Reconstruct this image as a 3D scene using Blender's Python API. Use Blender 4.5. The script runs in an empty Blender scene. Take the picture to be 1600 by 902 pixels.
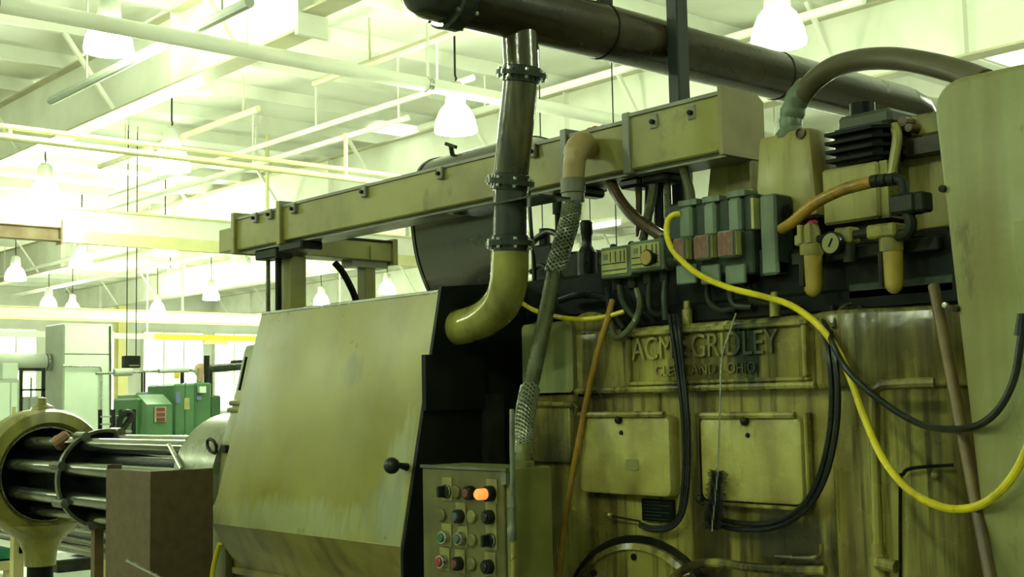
import bpy, bmesh, math, random
from mathutils import Vector, Matrix
random.seed(7)
S = bpy.context.scene
COL = S.collection
# ------------------------------------------------------------------ camera
FPX, CX, CY = 1966.0, 800.0, 451.0
EX = Vector((0.65851686, -0.07955493, -0.74834922))
EY = Vector((0.75231285, 0.0438008, 0.65734836))
EZ = Vector((-0.01951701, -0.99586771, 0.08869376))
CAM = Vector((0, 0, 1.6))
cam_d = bpy.data.cameras.new('camera')
cam = bpy.data.objects.new('camera', cam_d)
COL.objects.link(cam)
cam_d.sensor_width = 36.0
cam_d.lens = FPX / 1600 * 36
cam_d.clip_end = 200
m = Matrix.Identity(4)
for r, e in enumerate((EX, EY, EZ)):
    m[r][0], m[r][1], m[r][2] = e.x, -e.y, -e.z
    m[r][3] = CAM[r]
cam.matrix_world = m
S.camera = cam
# ------------------------------------------------------------------ world, exposure
W = bpy.data.worlds.new('world')
S.world = W
W.use_nodes = True
W.node_tree.nodes['Background'].inputs[0].default_value = (0.80, 1.0, 0.62, 1)
W.node_tree.nodes['Background'].inputs[1].default_value = 0.35
S.view_settings.view_transform = 'Standard'
S.view_settings.look = 'None'
S.view_settings.gamma = 1
S.view_settings.use_curve_mapping = False
S.view_settings.exposure = 0.45
LAMP_COL = (0.84, 1.0, 0.66)
LAMP_STRENGTH = 120.0
WINDOW_STRENGTH = 2.2

# ------------------------------------------------------------------ helpers
def ray(px, py):
    c = Vector(((px - CX) / FPX, (py - CY) / FPX, 1.0))
    return Vector((EX.dot(c), EY.dot(c), EZ.dot(c)))
def P(px, py, x=None, y=None, z=None):
    d = ray(px, py)
    t = x / d.x if x is not None else (y / d.y if y is not None else (z - 1.6) / d.z)
    return CAM + d * t
def rect(px0, py0, px1, py1, y):
    cx, cy = (px0 + px1) / 2, (py0 + py1) / 2
    return P(px0, cy, y=y).x, P(px1, cy, y=y).x, P(cx, py1, y=y).z, P(cx, py0, y=y).z
def rectx(px0, py0, px1, py1, x):
    cx, cy = (px0 + px1) / 2, (py0 + py1) / 2
    return P(px0, cy, x=x).y, P(px1, cy, x=x).y, P(cx, py1, x=x).z, P(cx, py0, x=x).z
def cr(pts, n=6):
    pts = [Vector(p) for p in pts]
    if len(pts) < 3: return pts
    out = []
    ext = [pts[0] * 2 - pts[1]] + pts + [pts[-1] * 2 - pts[-2]]
    for i in range(1, len(ext) - 2):
        a, b, c, d = ext[i - 1:i + 3]
        for k in range(n):
            t = k / n
            out.append(0.5 * ((2 * b) + (c - a) * t + (2 * a - 5 * b + 4 * c - d) * t * t + (3 * b - a - 3 * c + d) * t ** 3))
    out.append(pts[-1])
    return out
def path(lst, n=6):            # list of (px, py, y)
    return cr([P(a, b, y=c) for a, b, c in lst], n)

ORG = {}
class MB:
    def __init__(s): s.bm = bmesh.new()
    def box(s, lo, hi, bev=0.0, seg=1):
        lo, hi = [min(a, b) for a, b in zip(lo, hi)], [max(a, b) for a, b in zip(lo, hi)]
        v = [s.bm.verts.new((x, y, z)) for x in (lo[0], hi[0]) for y in (lo[1], hi[1]) for z in (lo[2], hi[2])]
        fs = [s.bm.faces.new([v[i] for i in q]) for q in ((0, 1, 3, 2), (4, 6, 7, 5), (0, 4, 5, 1), (2, 3, 7, 6), (0, 2, 6, 4), (1, 5, 7, 3))]
        if bev > 0:
            es = set(e for f in fs for e in f.edges)
            bmesh.ops.bevel(s.bm, geom=list(es), offset=bev, segments=seg, affect='EDGES', profile=0.5)
        return s
    def bar(s, p, q, w, h, up=(0, 0, 1)):
        p, q = Vector(p), Vector(q)
        d = (q - p).normalized(); u = Vector(up)
        if abs(d.dot(u)) > 0.98: u = Vector((0, 1, 0))
        a = d.cross(u).normalized(); b = a.cross(d).normalized()
        vs = []
        for c in (p, q):
            for i, j in ((-1, -1), (1, -1), (1, 1), (-1, 1)):
                vs.append(s.bm.verts.new(c + a * i * w / 2 + b * j * h / 2))
        for q_ in ((3, 2, 1, 0), (4, 5, 6, 7), (0, 1, 5, 4), (1, 2, 6, 5), (2, 3, 7, 6), (3, 0, 4, 7)):
            s.bm.faces.new([vs[i] for i in q_])
        return s
    def tube(s, pts, r, n=10, caps=True, closed=False):
        pts = [Vector(p) for p in pts]
        rs = r if isinstance(r, (list, tuple)) else [r] * len(pts)
        N = len(pts)
        tan = []
        for i in range(N):
            a = pts[(i - 1) % N] if (i > 0 or closed) else pts[0]
            b = pts[(i + 1) % N] if (i < N - 1 or closed) else pts[-1]
            tan.append((b - a).normalized())
        u = tan[0].orthogonal().normalized()
        rings = []
        for i in range(N):
            if i:
                u = (u - tan[i] * u.dot(tan[i]))
                u = u.normalized() if u.length > 1e-6 else tan[i].orthogonal().normalized()
            w = tan[i].cross(u)
            rings.append([s.bm.verts.new(pts[i] + (u * math.cos(2 * math.pi * k / n) + w * math.sin(2 * math.pi * k / n)) * rs[i]) for k in range(n)])
        for i in range(N if closed else N - 1):
            A, B = rings[i], rings[(i + 1) % N]
            for k in range(n):
                s.bm.faces.new((A[k], A[(k + 1) % n], B[(k + 1) % n], B[k]))
        if caps and not closed:
            s.bm.faces.new(rings[0][::-1]); s.bm.faces.new(rings[-1])
        return s
    def lathe(s, o, ax, prof, n=24, a0=0.0, a1=2 * math.pi):
        o, ax = Vector(o), Vector(ax).normalized()
        u = Vector((0, 0, 1)) if abs(ax.z) < 0.9 else Vector((1, 0, 0))
        u = (u - ax * u.dot(ax)).normalized(); w = ax.cross(u)
        full = abs(a1 - a0 - 2 * math.pi) < 1e-6
        K = n if full else n + 1
        rings = []
        for r, h in prof:
            if r < 1e-6:
                rings.append([s.bm.verts.new(o + ax * h)])
            else:
                rings.append([s.bm.verts.new(o + ax * h + (u * math.cos(a0 + (a1 - a0) * k / n) + w * math.sin(a0 + (a1 - a0) * k / n)) * r) for k in range(K)])
        for A, B in zip(rings, rings[1:]):
            for k in range(n):
                k2 = (k + 1) % K if full else k + 1
                if len(A) == 1 and len(B) == 1: continue
                if len(A) == 1: s.bm.faces.new((A[0], B[k2], B[k]))
                elif len(B) == 1: s.bm.faces.new((A[k], A[k2], B[0]))
                else: s.bm.faces.new((A[k], A[k2], B[k2], B[k]))
        if full:
            if len(rings[0]) > 2: s.bm.faces.new(rings[0][::-1])
            if len(rings[-1]) > 2: s.bm.faces.new(rings[-1])
        return s
    def cyl(s, p, q, r, n=14, bev=0.0):
        p, q = Vector(p), Vector(q); L = (q - p).length
        pr = [(r, 0), (r, L)] if not bev else [(r - bev, 0), (r, bev), (r, L - bev), (r - bev, L)]
        return s.lathe(p, q - p, pr, n)
    def prism(s, poly, a, b, axis='y', bev=0.0):
        def mk(p, t):
            return {'y': (p[0], t, p[1]), 'x': (t, p[0], p[1]), 'z': (p[0], p[1], t)}[axis]
        A = [s.bm.verts.new(mk(p, a)) for p in poly]; B = [s.bm.verts.new(mk(p, b)) for p in poly]
        n = len(poly)
        fs = [s.bm.faces.new(A[::-1]), s.bm.faces.new(B)]
        for i in range(n): fs.append(s.bm.faces.new((A[i], A[(i + 1) % n], B[(i + 1) % n], B[i])))
        bmesh.ops.recalc_face_normals(s.bm, faces=fs)
        if bev > 0:
            es = [e for e in set(fs[0].edges) | set(fs[1].edges)]
            bmesh.ops.bevel(s.bm, geom=es, offset=bev, segments=2, affect='EDGES', profile=0.5)
        return s
    def ball(s, c, r, n=14, sz=1.0):
        k = 7
        return s.lathe(c, (0, 0, 1), [(r * math.sin(math.pi * i / k), -r * sz * math.cos(math.pi * i / k)) for i in range(k + 1)], n)
    def grid(s, fn, nu, nv):
        V = [[s.bm.verts.new(fn(i / nu, j / nv)) for j in range(nv + 1)] for i in range(nu + 1)]
        for i in range(nu):
            for j in range(nv): s.bm.faces.new((V[i][j], V[i + 1][j], V[i + 1][j + 1], V[i][j + 1]))
        return s
    def build(s, name, mat, parent=None, ang=35, org=None):
        bm = s.bm
        bmesh.ops.recalc_face_normals(bm, faces=bm.faces)
        for f in bm.faces: f.smooth = True
        lim = math.radians(ang)
        for e in bm.edges:
            if len(e.link_faces) == 2 and e.calc_face_angle(0) > lim: e.smooth = False
        me = bpy.data.meshes.new(name)
        o_ = None
        if parent is not None: o_ = ORG.get(parent.name)
        elif org is not None: o_ = Vector(org)
        else:
            xs = [v.co for v in bm.verts]
            o_ = Vector(((min(v.x for v in xs) + max(v.x for v in xs)) / 2, (min(v.y for v in xs) + max(v.y for v in xs)) / 2, min(v.z for v in xs)))
        bmesh.ops.translate(bm, verts=bm.verts, vec=-o_)
        bm.to_mesh(me); bm.free()
        me.materials.append(mat)
        ob = bpy.data.objects.new(name, me)
        COL.objects.link(ob)
        ORG[ob.name] = o_
        if parent is not None: ob.parent = parent
        else: ob.location = o_
        return ob
def tag(o, label=None, cat=None, group=None, kind=None):
    if label: o['label'] = label
    if cat: o['category'] = cat
    if group: o['group'] = group
    if kind: o['kind'] = kind
    return o
def thing(name, loc, label, cat, group=None):
    o = bpy.data.objects.new(name, None)
    o.empty_display_size = 0.05
    COL.objects.link(o)
    o.location = loc
    ORG[o.name] = Vector(loc)
    return tag(o, label, cat, group)
def copy_tree(o, parent=None):
    c = o.copy(); COL.objects.link(c); c.parent = parent
    ORG[c.name] = ORG[o.name]
    for ch in [k for k in list(COL.objects) if k.parent == o]: copy_tree(ch, c)
    return c
def rrect(x0, x1, z0, z1, r, n=4):
    pts = []
    for cx, cz, a in ((x1 - r, z1 - r, 0), (x0 + r, z1 - r, 90), (x0 + r, z0 + r, 180), (x1 - r, z0 + r, 270)):
        for k in range(n + 1):
            t = math.radians(a + 90 * k / n)
            pts.append((cx + r * math.cos(t), cz + r * math.sin(t)))
    return pts

# ------------------------------------------------------------------ materials
MATS = {}
def mat(name, c, c2=None, stain=None, stain_amt=0.0, rough=0.5, rvar=0.15, metal=0.0, scale=4.0, bump=0.0, bscale=60.0, lo=0.4, hi=0.65, sxy=16.0, sz=1.2, slo=0.5, shi=0.72, spec=0.5, emit=None, es=0.0, coat=0.0, stain2=None, s2=0.0, s2xy=50.0, s2z=2.0, s2lo=0.52, s2hi=0.7, patches=()):
    if name in MATS: return MATS[name]
    M = bpy.data.materials.new(name); M.use_nodes = True
    N, L = M.node_tree.nodes, M.node_tree.links
    b = N['Principled BSDF']
    b.inputs['Metallic'].default_value = metal
    b.inputs['Specular IOR Level'].default_value = spec
    b.inputs['Coat Weight'].default_value = coat
    b.inputs['Coat Roughness'].default_value = 0.15
    tc = N.new('ShaderNodeTexCoord')
    no = N.new('ShaderNodeTexNoise'); no.inputs['Scale'].default_value = scale; no.inputs['Detail'].default_value = 6
    L.new(tc.outputs['Object'], no.inputs['Vector'])
    ra = N.new('ShaderNodeMapRange'); ra.inputs[1].default_value = lo; ra.inputs[2].default_value = hi
    L.new(no.outputs['Fac'], ra.inputs[0])
    c2 = c2 or tuple(k * 0.8 for k in c)
    mx = N.new('ShaderNodeMix'); mx.data_type = 'RGBA'
    mx.inputs[6].default_value = (*c, 1); mx.inputs[7].default_value = (*c2, 1)
    L.new(ra.outputs[0], mx.inputs[0])
    out = mx.outputs[2]
    if stain_amt > 0:
        mp = N.new('ShaderNodeMapping'); mp.inputs['Scale'].default_value = (sxy, sxy, sz)
        L.new(tc.outputs['Object'], mp.inputs['Vector'])
        n2 = N.new('ShaderNodeTexNoise'); n2.inputs['Scale'].default_value = 1.0; n2.inputs['Detail'].default_value = 5
        L.new(mp.outputs[0], n2.inputs['Vector'])
        r2 = N.new('ShaderNodeMapRange'); r2.inputs[1].default_value = slo; r2.inputs[2].default_value = shi; r2.inputs[4].default_value = stain_amt
        L.new(n2.outputs['Fac'], r2.inputs[0])
        m2 = N.new('ShaderNodeMix'); m2.data_type = 'RGBA'
        m2.inputs[7].default_value = (*(stain or (0.03, 0.025, 0.01)), 1)
        L.new(out, m2.inputs[6]); L.new(r2.outputs[0], m2.inputs[0])
        out = m2.outputs[2]
    if s2 > 0:
        mp = N.new('ShaderNodeMapping'); mp.inputs['Scale'].default_value = (s2xy, s2xy, s2z); mp.inputs['Location'].default_value = (3.3, 1.7, 0.4)
        L.new(tc.outputs['Object'], mp.inputs['Vector'])
        n2 = N.new('ShaderNodeTexNoise'); n2.inputs['Scale'].default_value = 1.0; n2.inputs['Detail'].default_value = 6; n2.inputs['Roughness'].default_value = 0.65
        L.new(mp.outputs[0], n2.inputs['Vector'])
        r2 = N.new('ShaderNodeMapRange'); r2.inputs[1].default_value = s2lo; r2.inputs[2].default_value = s2hi; r2.inputs[4].default_value = s2
        L.new(n2.outputs['Fac'], r2.inputs[0])
        m2 = N.new('ShaderNodeMix'); m2.data_type = 'RGBA'
        m2.inputs[7].default_value = (*(stain2 or (0.03, 0.025, 0.01)), 1)
        L.new(out, m2.inputs[6]); L.new(r2.outputs[0], m2.inputs[0])
        out = m2.outputs[2]
    for (pa, pb, ra_, rb_, amt, pc_) in patches:
        sx = N.new('ShaderNodeSeparateXYZ'); L.new(tc.outputs['Object'], sx.inputs[0])
        def mth(op, i0, i1):
            q = N.new('ShaderNodeMath'); q.operation = op
            for k_, i_ in enumerate((i0, i1)):
                if isinstance(i_, (int, float)): q.inputs[k_].default_value = i_
                else: L.new(i_, q.inputs[k_])
            return q.outputs[0]
        u = mth('DIVIDE', mth('SUBTRACT', sx.outputs[0], pa), ra_); v = mth('DIVIDE', mth('SUBTRACT', sx.outputs[2], pb), rb_)
        dd_ = mth('ADD', mth('MULTIPLY', u, u), mth('MULTIPLY', v, v))
        mp = N.new('ShaderNodeMapping'); mp.inputs['Scale'].default_value = (40, 40, 4); L.new(tc.outputs['Object'], mp.inputs['Vector'])
        nn = N.new('ShaderNodeTexNoise'); nn.inputs['Scale'].default_value = 1.0; nn.inputs['Detail'].default_value = 6; L.new(mp.outputs[0], nn.inputs['Vector'])
        dd_ = mth('ADD', dd_, mth('MULTIPLY', mth('SUBTRACT', nn.outputs['Fac'], 0.5), 3.0))
        r2 = N.new('ShaderNodeMapRange'); r2.inputs[1].default_value = 0.3; r2.inputs[2].default_value = 1.3; r2.inputs[3].default_value = amt; r2.inputs[4].default_value = 0.0
        L.new(dd_, r2.inputs[0])
        m2 = N.new('ShaderNodeMix'); m2.data_type = 'RGBA'; m2.inputs[7].default_value = (*pc_, 1)
        L.new(out, m2.inputs[6]); L.new(r2.outputs[0], m2.inputs[0]); out = m2.outputs[2]
    L.new(out, b.inputs['Base Color'])
    rr = N.new('ShaderNodeMapRange'); rr.inputs[3].default_value = max(0.03, rough - rvar); rr.inputs[4].default_value = min(1, rough + rvar)
    n3 = N.new('ShaderNodeTexNoise'); n3.inputs['Scale'].default_value = scale * 2.7; n3.inputs['Detail'].default_value = 4
    L.new(tc.outputs['Object'], n3.inputs['Vector'])
    L.new(n3.outputs['Fac'], rr.inputs[0]); L.new(rr.outputs[0], b.inputs['Roughness'])
    if bump > 0:
        bp = N.new('ShaderNodeBump'); bp.inputs['Strength'].default_value = bump; bp.inputs['Distance'].default_value = 0.004
        n4 = N.new('ShaderNodeTexNoise'); n4.inputs['Scale'].default_value = bscale; n4.inputs['Detail'].default_value = 3
        L.new(tc.outputs['Object'], n4.inputs['Vector'])
        L.new(n4.outputs['Fac'], bp.inputs['Height']); L.new(bp.outputs[0], b.inputs['Normal'])
    if emit:
        b.inputs['Emission Color'].default_value = (*emit, 1); b.inputs['Emission Strength'].default_value = es
    MATS[name] = M
    return M
OIL = (0.035, 0.028, 0.008)
body_m = mat('cream_machine_paint_shaded', (0.34, 0.315, 0.08), (0.20, 0.165, 0.035), (0.05, 0.033, 0.007), 0.92, rough=0.28, scale=4, bump=0.3, bscale=30, sxy=9, sz=0.9, slo=0.44, shi=0.66, stain2=(0.022, 0.018, 0.005), s2=0.9, s2xy=40, s2z=1.5, s2lo=0.50, s2hi=0.68, spec=0.45, patches=((0.05, 1.25, 0.06, 0.3, 0.85, (0.02, 0.016, 0.006)), (0.28, 1.25, 0.15, 0.09, 0.9, (0.015, 0.014, 0.006)), (-0.55, 1.3, 0.10, 0.25, 0.7, (0.025, 0.024, 0.010)), (0.75, 1.2, 0.12, 0.5, 0.6, (0.04, 0.03, 0.01))))  # last patch is shade painted onto the right column
cap_m = mat('cream_paint_oily_shaded', (0.33, 0.305, 0.08), (0.18, 0.15, 0.035), (0.025, 0.028, 0.017), 0.9, rough=0.25, scale=5, bump=0.3, bscale=28, sxy=8, sz=1.2, slo=0.45, shi=0.63, stain2=(0.025, 0.02, 0.008), s2=0.9, s2xy=48, s2z=2, s2lo=0.5, s2hi=0.68, spec=0.45, patches=((0.20, 1.71, 0.055, 0.10, 0.95, (0.010, 0.020, 0.018)), (0.02, 1.70, 0.05, 0.10, 0.7, (0.05, 0.035, 0.01)), (0.70, 1.72, 0.12, 0.12, 0.7, (0.04, 0.03, 0.01))))  # last patch paints the shade of the rounded right corner into the colour
hatch_m = mat('hatch_paint', (0.37, 0.35, 0.10), (0.27, 0.24, 0.06), (0.10, 0.07, 0.015), 0.7, rough=0.27, scale=7, bump=0.2, bscale=40, sxy=10, sz=2.0, slo=0.48, shi=0.75, stain2=(0.03, 0.025, 0.01), s2=0.6, s2xy=50, s2z=6, s2lo=0.58, s2hi=0.75)
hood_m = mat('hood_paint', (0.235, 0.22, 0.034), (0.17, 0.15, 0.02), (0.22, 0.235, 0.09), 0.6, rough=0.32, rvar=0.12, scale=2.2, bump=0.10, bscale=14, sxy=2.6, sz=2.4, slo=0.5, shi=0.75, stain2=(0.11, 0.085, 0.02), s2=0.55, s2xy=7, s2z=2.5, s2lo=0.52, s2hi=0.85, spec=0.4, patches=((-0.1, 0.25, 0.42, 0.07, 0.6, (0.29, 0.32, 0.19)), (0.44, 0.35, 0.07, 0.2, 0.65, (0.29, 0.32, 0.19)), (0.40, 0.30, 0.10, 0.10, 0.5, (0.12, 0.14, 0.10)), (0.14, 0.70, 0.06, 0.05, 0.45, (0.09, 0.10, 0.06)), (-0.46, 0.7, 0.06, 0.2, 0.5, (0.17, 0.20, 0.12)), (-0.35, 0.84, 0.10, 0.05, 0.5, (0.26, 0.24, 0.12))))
hood2_m = mat('hood_lower_paint', (0.25, 0.22, 0.05), (0.16, 0.13, 0.03), OIL, 0.5, rough=0.35, scale=6)
way_m = mat('wireway_paint', (0.264, 0.252, 0.072), (0.208, 0.192, 0.052), (0.10, 0.085, 0.03), 0.5, rough=0.4, scale=4, sxy=5, sz=4, slo=0.52, shi=0.75, stain2=(0.05, 0.04, 0.015), s2=0.5, s2xy=14, s2z=10, s2lo=0.58, s2hi=0.75, spec=0.4)
wayu_m = mat('wireway_steel', (0.20, 0.205, 0.16), (0.13, 0.13, 0.095), rough=0.4)
pale_m = mat('pale_guard_paint', (0.248, 0.276, 0.120), (0.184, 0.188, 0.060), (0.13, 0.095, 0.02), 0.8, rough=0.4, scale=4, bump=0.15, slo=0.5, shi=0.74, sxy=9, sz=0.8, stain2=(0.06, 0.05, 0.02), s2=0.7, s2xy=25, s2z=9, s2lo=0.6, s2hi=0.75, spec=0.4)
cream_m = mat('cream_box_paint', (0.281, 0.268, 0.085), (0.212, 0.187, 0.051), (0.13, 0.09, 0.02), 0.7, rough=0.36, scale=6, slo=0.5, shi=0.75, stain2=(0.04, 0.032, 0.012), s2=0.6, s2xy=35, s2z=6, s2lo=0.56, s2hi=0.75, spec=0.4)
black_m = mat('black_oily_steel', (0.004, 0.006, 0.005), (0.009, 0.011, 0.008), rough=0.45, scale=8, bump=0.3, bscale=25, spec=0.12)
rubber_m = mat('black_rubber', (0.006, 0.008, 0.008), (0.012, 0.014, 0.013), rough=0.32, scale=20, spec=0.35)
dark_m = mat('dark_grime', (0.008, 0.010, 0.008), (0.02, 0.022, 0.013), rough=0.45, scale=14, spec=0.16)
gate_m = mat('valve_grey_green', (0.13, 0.18, 0.12), (0.08, 0.11, 0.072), OIL, 0.6, rough=0.42, scale=12, sxy=30, sz=5)
vdark_m = mat('valve_dark_green', (0.03, 0.045, 0.032), (0.014, 0.021, 0.015), rough=0.42, scale=14, spec=0.25)
placard_m = mat('yellowed_placard', (0.36, 0.36, 0.13), (0.27, 0.27, 0.09), rough=0.45, scale=20)
redlab_m = mat('red_brown_label', (0.13, 0.045, 0.03), (0.10, 0.065, 0.035), (0.22, 0.20, 0.09), 0.7, rough=0.5, scale=25, sxy=70, sz=25)
duct_m = mat('oily_duct', (0.10, 0.09, 0.035), (0.06, 0.05, 0.02), (0.012, 0.014, 0.01), 0.8, rough=0.2, scale=8, bump=0.15, sxy=22, sz=1, slo=0.45, shi=0.65, spec=0.7)
ductd_m = mat('dark_oily_duct', (0.012, 0.018, 0.018), (0.03, 0.03, 0.02), rough=0.15, scale=8, spec=0.6)
elbow_m = mat('brassy_elbow', (0.28, 0.27, 0.06), (0.17, 0.16, 0.035), OIL, 0.5, rough=0.2, scale=8, metal=0.15)
pipe_m = mat('brown_exhaust_pipe', (0.018, 0.013, 0.007), (0.036, 0.026, 0.011), rough=0.22, scale=5, bump=0.15, spec=0.45)
post_m = mat('dark_post_paint', (0.020, 0.027, 0.025), (0.03, 0.036, 0.03), rough=0.4, scale=8, spec=0.3)
drum_m = mat('brown_drum_paint', (0.028, 0.023, 0.014), (0.02, 0.017, 0.011), rough=0.25, rvar=0.08, scale=6, bump=0.03, spec=0.8, coat=1.0)
brown_m = mat('brown_sheet', (0.10, 0.072, 0.036), (0.08, 0.055, 0.027), rough=0.5, scale=30, bump=0.1, bscale=120, spec=0.3)
brass_m = mat('brass', (0.36, 0.32, 0.11), (0.26, 0.22, 0.07), rough=0.3, scale=20, metal=0.5)
steel_m = mat('bright_steel', (0.5, 0.52, 0.46), (0.36, 0.38, 0.33), rough=0.25, metal=0.9, scale=10)
bar_m = mat('oily_bar_steel', (0.24, 0.25, 0.20), (0.15, 0.155, 0.115), rough=0.16, metal=0.9, scale=3)
cover_m = mat('worn_grey_cover', (0.26, 0.28, 0.20), (0.17, 0.17, 0.10), (0.30, 0.30, 0.2), 0.4, rough=0.3, metal=0.2, scale=8, bump=0.15)
ring_m = mat('yellow_green_casting', (0.24, 0.225, 0.045), (0.15, 0.135, 0.025), OIL, 0.6, rough=0.3, scale=6)
yel_m = mat('yellow_air_hose', (0.62, 0.53, 0.012), (0.5, 0.41, 0.01), OIL, 0.4, rough=0.3, scale=9)
org_m = mat('amber_tube', (0.32, 0.19, 0.02), (0.22, 0.12, 0.012), OIL, 0.5, rough=0.3, scale=9)
rod_m = mat('rusty_brown_pipe', (0.12, 0.08, 0.025), (0.06, 0.038, 0.014), rough=0.45, scale=12)
ghose_m = mat('olive_hose', (0.085, 0.095, 0.045), (0.055, 0.06, 0.03), OIL, 0.5, rough=0.3, scale=9)
bhose_m = mat('brown_hose', (0.08, 0.055, 0.022), (0.05, 0.036, 0.016), OIL, 0.4, rough=0.3, scale=9)
braid_m = mat('braid_wire', (0.26, 0.28, 0.2), (0.16, 0.17, 0.12), rough=0.35, metal=0.4, scale=30)
white_m = mat('white_roof_sheet', (0.80, 0.81, 0.74), (0.66, 0.68, 0.60), (0.45, 0.47, 0.38), 0.35, rough=0.55, scale=0.6, sxy=0.4, sz=0.4, slo=0.5, shi=0.8)
beamw_m = mat('white_steel_paint', (0.80, 0.81, 0.72), (0.70, 0.71, 0.60), rough=0.5, scale=1.5)
purl_m = mat('purlin_paint', (0.74, 0.75, 0.66), (0.66, 0.68, 0.58), rough=0.55, scale=2)
beamy_m = mat('pale_yellow_steel', (0.72, 0.70, 0.36), (0.60, 0.58, 0.28), rough=0.5, scale=2)
flange_m = mat('tan_flange_paint', (0.52, 0.50, 0.33), (0.44, 0.42, 0.28), rough=0.5, scale=2)
coly_m = mat('yellow_column_paint', (0.66, 0.60, 0.28), (0.58, 0.50, 0.22), rough=0.5, scale=2)
wall_m = mat('white_wall_panel', (0.74, 0.76, 0.68), (0.64, 0.67, 0.58), rough=0.6, scale=1)
wallg_m = mat('grey_green_wall_paint', (0.30, 0.33, 0.27), (0.25, 0.28, 0.22), rough=0.6, scale=1)
floor_m = mat('sealed_concrete', (0.36, 0.36, 0.29), (0.27, 0.27, 0.21), (0.12, 0.12, 0.08), 0.4, rough=0.4, scale=1.2, sxy=0.8, sz=0.8)
cab_m = mat('pale_green_cabinet', (0.60, 0.70, 0.58), (0.52, 0.62, 0.50), rough=0.5, scale=1.5)
cabg_m = mat('grey_cabinet', (0.38, 0.42, 0.35), (0.32, 0.35, 0.29), rough=0.5, scale=2)
green_m = mat('green_machine_paint', (0.06, 0.155, 0.06), (0.045, 0.12, 0.045), rough=0.45, scale=3)
greend_m = mat('dark_green_machine_paint', (0.03, 0.10, 0.035), (0.02, 0.07, 0.025), rough=0.45, scale=3)
rust_m = mat('rusty_beam', (0.30, 0.20, 0.11), (0.42, 0.34, 0.2), rough=0.6, scale=3)
teal_m = mat('teal_plastic', (0.02, 0.28, 0.17), (0.02, 0.22, 0.13), rough=0.5)
bell_m = mat('lamp_housing', (0.4, 0.42, 0.36), (0.3, 0.32, 0.28), rough=0.4, metal=0.5)
glow_m = mat('glowing_lamp', (0.9, 0.95, 0.8), emit=LAMP_COL, es=LAMP_STRENGTH)
pane_m = mat('bright_window', (0.9, 0.95, 0.8), emit=(0.86, 1.0, 0.72), es=WINDOW_STRENGTH)
tube_m = mat('lit_tube_light', (0.9, 0.95, 0.8), emit=(0.85, 1.0, 0.7), es=6.0)
orange_m = mat('lit_orange_lens', (0.9, 0.25, 0.05), emit=(1.0, 0.22, 0.05), es=1.1, rough=0.3)
redb_m = mat('red_button', (0.32, 0.03, 0.02), (0.22, 0.02, 0.02), rough=0.35)
redd_m = mat('dull_red_button', (0.14, 0.03, 0.025), (0.10, 0.03, 0.02), rough=0.4)
grnb_m = mat('green_button', (0.03, 0.12, 0.05), (0.02, 0.09, 0.04), rough=0.35)
blub_m = mat('blue_grey_button', (0.07, 0.10, 0.10), (0.05, 0.075, 0.075), rough=0.4)
panel_m = mat('control_panel_paint', (0.105, 0.10, 0.026), (0.065, 0.06, 0.015), OIL, 0.7, rough=0.38, scale=9, bump=0.15)
legend_m = mat('legend_plate_paint', (0.23, 0.215, 0.065), (0.17, 0.155, 0.045), OIL, 0.5, rough=0.42, scale=25)
clip_m = mat('dull_galvanised', (0.16, 0.18, 0.13), (0.09, 0.10, 0.07), rough=0.35, metal=0.4, scale=15)
panels_m = mat('control_box_side_paint', (0.18, 0.185, 0.055), (0.12, 0.12, 0.032), OIL, 0.6, rough=0.4, scale=7, bump=0.12)
glass_m = mat('amber_bowl', (0.36, 0.27, 0.05), (0.26, 0.19, 0.03), rough=0.15, coat=0.6, scale=10)
dial_m = mat('gauge_dial', (0.22, 0.22, 0.08), (0.17, 0.17, 0.06), rough=0.15, coat=0.8, scale=18)
blue_m = mat('faded_blue_box', (0.12, 0.16, 0.30), (0.1, 0.13, 0.24), rough=0.5)
pink_m = mat('pink_insulation', (0.62, 0.48, 0.40), (0.5, 0.4, 0.33), rough=0.8)

# ================================================================== SETTING
XL, XR, YF, YK, ZC = -47.0, 5.0, -7.0, 28.0, 6.25
o = MB().box((XL, YF, -0.1), (XR, YK, 0)).build('floor', floor_m); tag(o, 'pale sealed concrete shop floor', None, kind='structure')
PUR = 1.55
npur = int((XR - XL) / PUR)
def deck(u, v):
    x = XL + (XR - XL) * u
    ph = ((x - XL) / PUR) % 1.0
    sag = 0.05 * math.sin(math.pi * ph) ** 0.8 if 0 < ph < 1 else 0
    return (x, YF + (YK - YF) * v, ZC - sag * (1 + 0.25 * math.sin(x * 3.1 + v * 9)))
ceil_o = MB().grid(deck, npur * 8, 12).build('ceiling', white_m, org=(XL, YF, ZC), ang=60)
tag(ceil_o, 'white sagging insulated roof lining above the factory hall', None, kind='structure')
for i in range(npur):
    x = XL + (i + 1) * PUR
    MB().box((x - 0.035, YF, ZC - 0.2), (x + 0.035, YK, ZC - 0.0)).build('purlin', purl_m, ceil_o)
o = MB().box((XL - 0.15, YF, 0), (XL, YK, ZC)).build('wall_left', wall_m); tag(o, 'far white end wall with bright windows', None, kind='structure')
wl = o
o = MB().box((XL, YK, 0), (XR, YK + 0.15, ZC)).build('wall_back', wall_m); tag(o, 'long white back wall of the hall', None, kind='structure')
wb = o
o = MB().box((XL, YF - 0.15, 0), (XR, YF, ZC)).build('wall_front', wallg_m); tag(o, 'white wall behind the viewer', None, kind='structure')
o = MB().box((XR, YF, 0), (XR + 0.15, YK, ZC)).build('wall_right', wallg_m); tag(o, 'white wall at the right end of the hall', None, kind='structure')
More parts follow.
